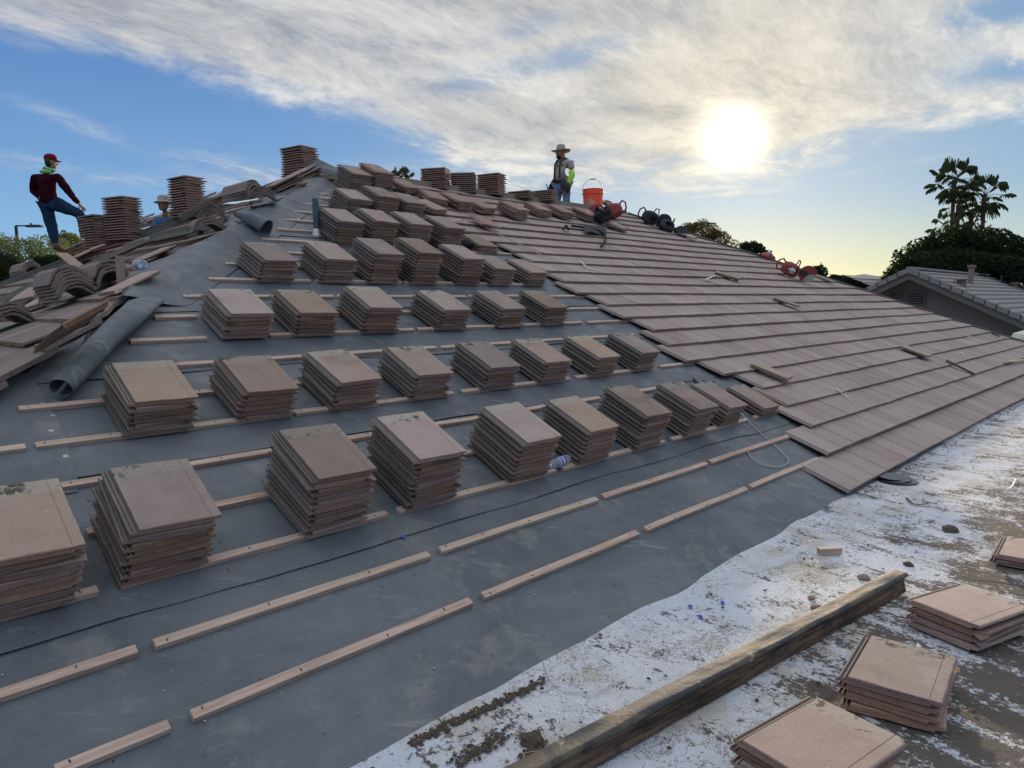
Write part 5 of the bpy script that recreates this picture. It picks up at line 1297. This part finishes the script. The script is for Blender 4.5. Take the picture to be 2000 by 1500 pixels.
ed = [('pelvis', 'sp'), ('sp', 'ch'), ('ch', 'up'), ('up', 'nk'), ('nk', 'hd'), ('up', 'ls'), ('ls', 'le'), ('le', 'lw'), ('up', 'rs'), ('rs', 're'), ('re', 'rw'), ('pelvis', 'lh'), ('lh', 'lk'), ('lk', 'la'), ('la', 'lt'), ('pelvis', 'rh'), ('rh', 'rk'), ('rk', 'ra'), ('ra', 'rt')]
jb = dict(j); eb_ = list(ed)
for k in list(jb):
    if k not in ('lw', 'rw', 'nk', 'hd'): jb[k] = (jb[k][0], jb[k][1]*(.35 if k in ('sp', 'ch', 'up', 'pelvis', 'ls', 'rs') else .6), jb[k][2]*(.35 if k in ('sp', 'ch', 'up', 'pelvis', 'ls', 'rs') else .6))
hand(jb, eb_, 'lw', (.5, .3, -.5), (0, -1, 0), pre='l'); hand(jb, eb_, 'rw', (.55, .1, -.75), (-.5, -.6, -.2), pre='r')
body = part(skin_mesh(jb, eb_), 'body', M_SKIN, e)
b = MB(); head(b, (.02, .02, 1.625), (.75, .55, -.1)); hb = b
me_h = b.build('head_tmp', M_SKIN, smooth=True)
bm = bmesh.new(); bm.from_mesh(body.data); bm.from_mesh(me_h.data); bm.to_mesh(body.data); bm.free(); bpy.data.objects.remove(me_h)
def sub(j, keys, scale=1.0, add=0.0): return {k: (j[k][0], j[k][1]*scale+add, j[k][2]*scale+add) for k in keys}
sh = sub(j, ['pelvis', 'sp', 'ch', 'up', 'ls', 'le', 'lw', 'rs', 're', 'rw'], 1.0, .012)
sh['pelvis'] = (V((-.05, 0, .80)), .20, .16)
part(skin_mesh(sh, [q for q in ed if q[0] in sh and q[1] in sh]), 'sweater', M_MAROON, e)
jn = sub(j, ['pelvis', 'lh', 'lk', 'la', 'rh', 'rk', 'ra'], 1.0, .010)
jn['pelvis'] = (V((-.02, 0, .90)), .14, .11)
jn['lc'] = (V((-.03, .015, .28)), .082, .085)
part(skin_mesh(jn, [('pelvis', 'lh'), ('lh', 'lk'), ('lk', 'lc'), ('lc', 'la'), ('pelvis', 'rh'), ('rh', 'rk'), ('rk', 'ra')]), 'jeans', M_JEANS, e)
for a, t_ in (('la', 'lt'), ('ra', 'rt')):
    q = j[a][0]; f_ = j[t_][0]; b = MB(); b.tube([q+V((0, 0, .05)), q+V((0, 0, -.02)), q.lerp(f_, .45)+V((0, 0, -.02)), f_+V((0, 0, -.0)), f_+(f_-q)*.25+V((0, 0, .0))], [.05, .055, .05, .045, .02], 10); mbpart(b, 'boot', M_BOOT, e)
fd = V((.8, .55, 0)).normalized(); rd_ = fd.cross(V((0, 0, 1)))
b = MB(); rings = []
for z, k in ((.0, 1.0), (.03, 1.02), (.07, .93), (.095, .72), (.108, .35), (.111, .05)):
    rings.append([V((.02, .02, 1.665+z))+rd_*math.cos(6.283*q/16)*.083*k+fd*math.sin(6.283*q/16)*.104*k for q in range(16)])
b.loft(rings)
vs = []
for i in range(9):
    a = math.pi*(i+1)/10; vs += [V((.02, .02, 1.672))+rd_*math.cos(a)*.078+fd*math.sin(a)*.098, V((.02, .02, 1.648))+rd_*math.cos(a)*.075+fd*(math.sin(a)*.098+.075*math.sin(a)**.5)]
b.add(vs, [(i*2, i*2+1, i*2+3, i*2+2) for i in range(8)]); b.add([p-V((0, 0, .006)) for p in vs], [(i*2, i*2+2, i*2+3, i*2+1) for i in range(8)])
mbpart(b, 'cap', M_CAPRED, e)
b = MB(); b.lathe([(.03, -.10), (.066, -.08), (.084, -.02), (.086, .05), (.06, .07)], 16, M=T((.02, .02, 1.625)) @ T((-fd.x*.018, -fd.y*.018, 0)) @ Matrix.Diagonal((.92, 1.0, 1, 1))); mbpart(b, 'hair', M_HAIR, e)
b = MB(); b.tube([V((-.015, .02, 1.485))+V((math.cos(a)*.085, math.sin(a)*.075, .02*math.sin(a*2)-.02*math.sin(a))) for a in [6.283*i/18 for i in range(19)]], .026, 8)
b.lathe([(.02, -.05), (.08, -.035), (.09, .0), (.05, .02)], 14, M=T((-.05, -.05, 1.455)) @ Matrix.Diagonal((1.2, .6, 1, 1))); mbpart(b, 'hood', M_NEONP, e)
# --- man with straw hat on the ridge
foot = Vector((11.62, 9.98, 3.19))
e = empty('person', M=person_frame(foot) @ RZ(-.55)); tag(e, 'man in wide straw hat, beige shirt, black braces and neon sleeve standing behind ridge', 'person')
j = {'pelvis': (V((.0, 0, .90)), .15, .13), 'sp': (V((-.01, 0, 1.05)), .175, .15), 'ch': (V((.04, .0, 1.24)), .20, .15), 'up': (V((.07, .0, 1.36)), .14, .10), 'nk': (V((.04, -.01, 1.42)), .065, .065), 'hd': (V((.02, -.02, 1.47)), .06, .06),
     'ls': (V((-.14, .06, 1.33)), .062, .062), 'le': (V((-.22, .12, 1.08)), .043, .043), 'lw': (V((-.30, .06, .87)), .03, .026),
     'rs': (V((.24, -.05, 1.31)), .068, .068), 're': (V((.27, -.06, 1.04)), .056, .056), 'rw': (V((.17, -.12, .80)), .032, .028),
     'lh': (V((-.09, 0, .85)), .10, .10), 'lk': (V((-.10, -.03, .46)), .06, .062), 'la': (V((-.10, .02, .09)), .042, .045), 'lt': (V((-.14, -.12, .035)), .045, .028),
     'rh': (V((.10, 0, .85)), .10, .10), 'rk': (V((.12, -.03, .46)), .06, .062), 'ra': (V((.13, .02, .09)), .042, .045), 'rt': (V((.12, -.12, .035)), .045, .028)}
jb = dict(j); eb_ = list(ed)
for k in list(jb):
    if k not in ('lw', 'rw', 'nk', 'hd'): jb[k] = (jb[k][0], jb[k][1]*(.35 if k in ('sp', 'ch', 'up', 'pelvis', 'ls', 'rs') else .6), jb[k][2]*(.35 if k in ('sp', 'ch', 'up', 'pelvis', 'ls', 'rs') else .6))
hand(jb, eb_, 'lw', (-.15, -.1, -1), (0, -1, 0), pre='l'); hand(jb, eb_, 'rw', (-.25, -.1, -1), (-.6, -.8, 0), pre='r')
body = part(skin_mesh(jb, eb_), 'body', M_SKIN, e)
b = MB(); head(b, (.0, -.04, 1.525), (-.75, -.65, 0)); me_h = b.build('head_tmp', M_SKIN, smooth=True)
bm = bmesh.new(); bm.from_mesh(body.data); bm.from_mesh(me_h.data); bm.to_mesh(body.data); bm.free(); bpy.data.objects.remove(me_h)
b = MB(); b.lathe([(.03, -.06), (.062, -.04), (.07, .0), (.05, .03)], 12, M=T((-.03, -.06, 1.462)) @ Matrix.Diagonal((.95, .95, 1, 1))); mbpart(b, 'beard', M_HAIR, e)
sh = sub(j, ['pelvis', 'sp', 'ch', 'up', 'ls', 'rs'], 1.0, .012); sh['pelvis'] = (V((.0, 0, .93)), .145, .12)
sh['l2'] = (V((-.175, .09, 1.20)), .064, .064); sh['r2'] = (V((.256, -.055, 1.15)), .070, .068)
part(skin_mesh(sh, [('pelvis', 'sp'), ('sp', 'ch'), ('ch', 'up'), ('up', 'ls'), ('ls', 'l2'), ('up', 'rs'), ('rs', 'r2')]), 'shirt', M_TEE, e)
b = MB(); b.tube([V((.256, -.056, 1.13)), j['re'][0], j['re'][0].lerp(j['rw'][0], .5), j['rw'][0]], [.066, .064, .056, .046], 12); mbpart(b, 'arm_sleeve', M_NEON, e)
jn = sub(j, ['pelvis', 'lh', 'lk', 'la', 'rh', 'rk', 'ra'], 1.0, .010)
part(skin_mesh(jn, [('pelvis', 'lh'), ('lh', 'lk'), ('lk', 'la'), ('pelvis', 'rh'), ('rh', 'rk'), ('rk', 'ra')]), 'jeans', M_JEANL, e)
for a, t_ in (('la', 'lt'), ('ra', 'rt')):
    q = j[a][0]; f_ = j[t_][0]; b = MB(); b.tube([q+V((0, 0, .05)), q+V((0, 0, -.02)), q.lerp(f_, .45)+V((0, 0, -.02)), f_, f_+(f_-q)*.25], [.05, .055, .05, .045, .02], 10); mbpart(b, 'boot', M_BOOT, e)
b = MB(); rings = []; hc = V((.0, -.04, 1.588))
for r, z in ((.205, -.012), (.20, -.022), (.16, -.018), (.105, .0), (.095, .02), (.092, .07), (.085, .10), (.06, .115), (.02, .112)):
    rings.append([hc+V((math.cos(6.283*k/28)*r*1.02, math.sin(6.283*k/28)*r, z+.012*math.cos(6.283*k/14)*(r > .15))) for k in range(28)])
b.loft(rings); mbpart(b, 'straw_hat', M_STRAW, e)
b = MB(); b.lathe([(.099, .004), (.0975, .026)], 24, M=T(hc), cap=False); mbpart(b, 'hat_band', M_BLACK, e)
b = MB()
b.tube([V((.14, .03, 1.40)), V((.12, -.09, 1.41)), V((.06, -.175, 1.33)), V((.04, -.19, 1.18)), V((.04, -.18, 1.0))], .02, 6, flat=.5)
b.tube([V((-.07, .05, 1.42)), V((-.06, -.10, 1.38)), V((-.08, -.165, 1.28)), V((-.10, -.16, 1.0))], .02, 6, flat=.5)
b.tube([V((.06, -.18, 1.33)), V((-.08, -.17, 1.30))], .015, 6, flat=.5); mbpart(b, 'braces', M_BLACK, e)
b = MB(); b.tube([V((math.cos(a)*.19, math.sin(a)*.165, .93)) for a in [6.283*i/20 for i in range(21)]], .035, 8, flat=.6); mbpart(b, 'tool_belt', M_BLACK, e)
b = MB(); lump(b, (.19, -.12, .80), .075, .07, .11, 4); lump(b, (.10, -.15, .86), .07, .05, .12, 5); mbpart(b, 'pouch', M_DARKG, e)
b = MB(); lump(b, (-.24, .02, .84), .07, .08, .12, 6); b.tube([V((-.16, 0, 1.02)), V((-.30, .0, .82))], .045, 8); b.tube([V((-.33, -.02, .80)), V((-.36, -.02, .93))], .010, 6); mbpart(b, 'hammer_pouch', M_BLACK, e)
# --- crouching man half hidden behind the tall stack
foot = at(321, 474, 12.1)
e = empty('person', M=person_frame(Vector((foot.x, foot.y, foot.z-.25))) @ Matrix.Scale(.92, 4)); tag(e, 'man in blue shirt and brimmed hat half hidden behind the tall stack', 'person')
oz = (CAM+ray(322, 387)*12.1).z-(foot.z-.25)                 # head height above his feet
j = {'pelvis': (V((.05, .25, oz-.72)), .13, .11), 'sp': (V((.05, .18, oz-.56)), .12, .10), 'ch': (V((.04, .08, oz-.36)), .15, .11), 'up': (V((.04, .05, oz-.21)), .13, .10), 'nk': (V((.04, .02, oz-.16)), .05, .05), 'hd': (V((.04, .0, oz-.08)), .05, .05),
     'ls': (V((-.12, .06, oz-.25)), .075, .075), 'le': (V((-.14, -.08, oz-.46)), .043, .043), 'lw': (V((-.02, -.24, oz-.52)), .03, .026),
     'rs': (V((.20, .06, oz-.25)), .075, .075), 're': (V((.25, -.08, oz-.46)), .043, .043), 'rw': (V((.12, -.24, oz-.52)), .03, .026),
     'lh': (V((-.04, .25, oz-.74)), .09, .09), 'lk': (V((-.10, -.12, oz-.80)), .058, .06), 'la': (V((-.08, .12, .08)), .042, .045),
     'rh': (V((.14, .25, oz-.74)), .09, .09), 'rk': (V((.18, -.12, oz-.80)), .058, .06), 'ra': (V((.18, .12, .08)), .042, .045)}
ed2 = [q for q in ed if q[1] in j and q[0] in j]; jb = {k: (v_[0], v_[1]*(.4 if k in ('sp', 'ch', 'up', 'pelvis', 'ls', 'rs') else .9), v_[2]*(.4 if k in ('sp', 'ch', 'up', 'pelvis', 'ls', 'rs') else .9)) for k, v_ in j.items()}; eb_ = list(ed2)
hand(jb, eb_, 'lw', (.4, -.6, -.4), (1, 0, .2), pre='l'); hand(jb, eb_, 'rw', (-.3, -.7, -.4), (-1, 0, .2), pre='r')
body = part(skin_mesh(jb, eb_), 'body', M_SKIN, e)
b = MB(); head(b, (.04, -.02, oz), (-.35, -.9, -.15)); me_h = b.build('head_tmp', M_SKIN, smooth=True)
bm = bmesh.new(); bm.from_mesh(body.data); bm.from_mesh(me_h.data); bm.to_mesh(body.data); bm.free(); bpy.data.objects.remove(me_h)
sh = sub(j, ['pelvis', 'sp', 'ch', 'up', 'ls', 'le', 'rs', 're'], 1.0, .012)
part(skin_mesh(sh, [q for q in ed2 if q[0] in sh and q[1] in sh]), 'shirt', M_BLUES, e)
jn = sub(j, ['pelvis', 'lh', 'lk', 'la', 'rh', 'rk', 'ra'], 1.0, .010); part(skin_mesh(jn, [q for q in ed2 if q[0] in jn and q[1] in jn]), 'trousers', M_JEANS, e)
b = MB(); rings = []; hc = V((.04, -.01, oz+.05))
for r, z in ((.155, -.035), (.15, -.042), (.10, -.005), (.092, .03), (.085, .065), (.05, .085), (.015, .086)):
    rings.append([hc+V((math.cos(6.283*k/20)*r, math.sin(6.283*k/20)*r, z)) for k in range(20)])
b.loft(rings); mbpart(b, 'hat', M_TEE, e)
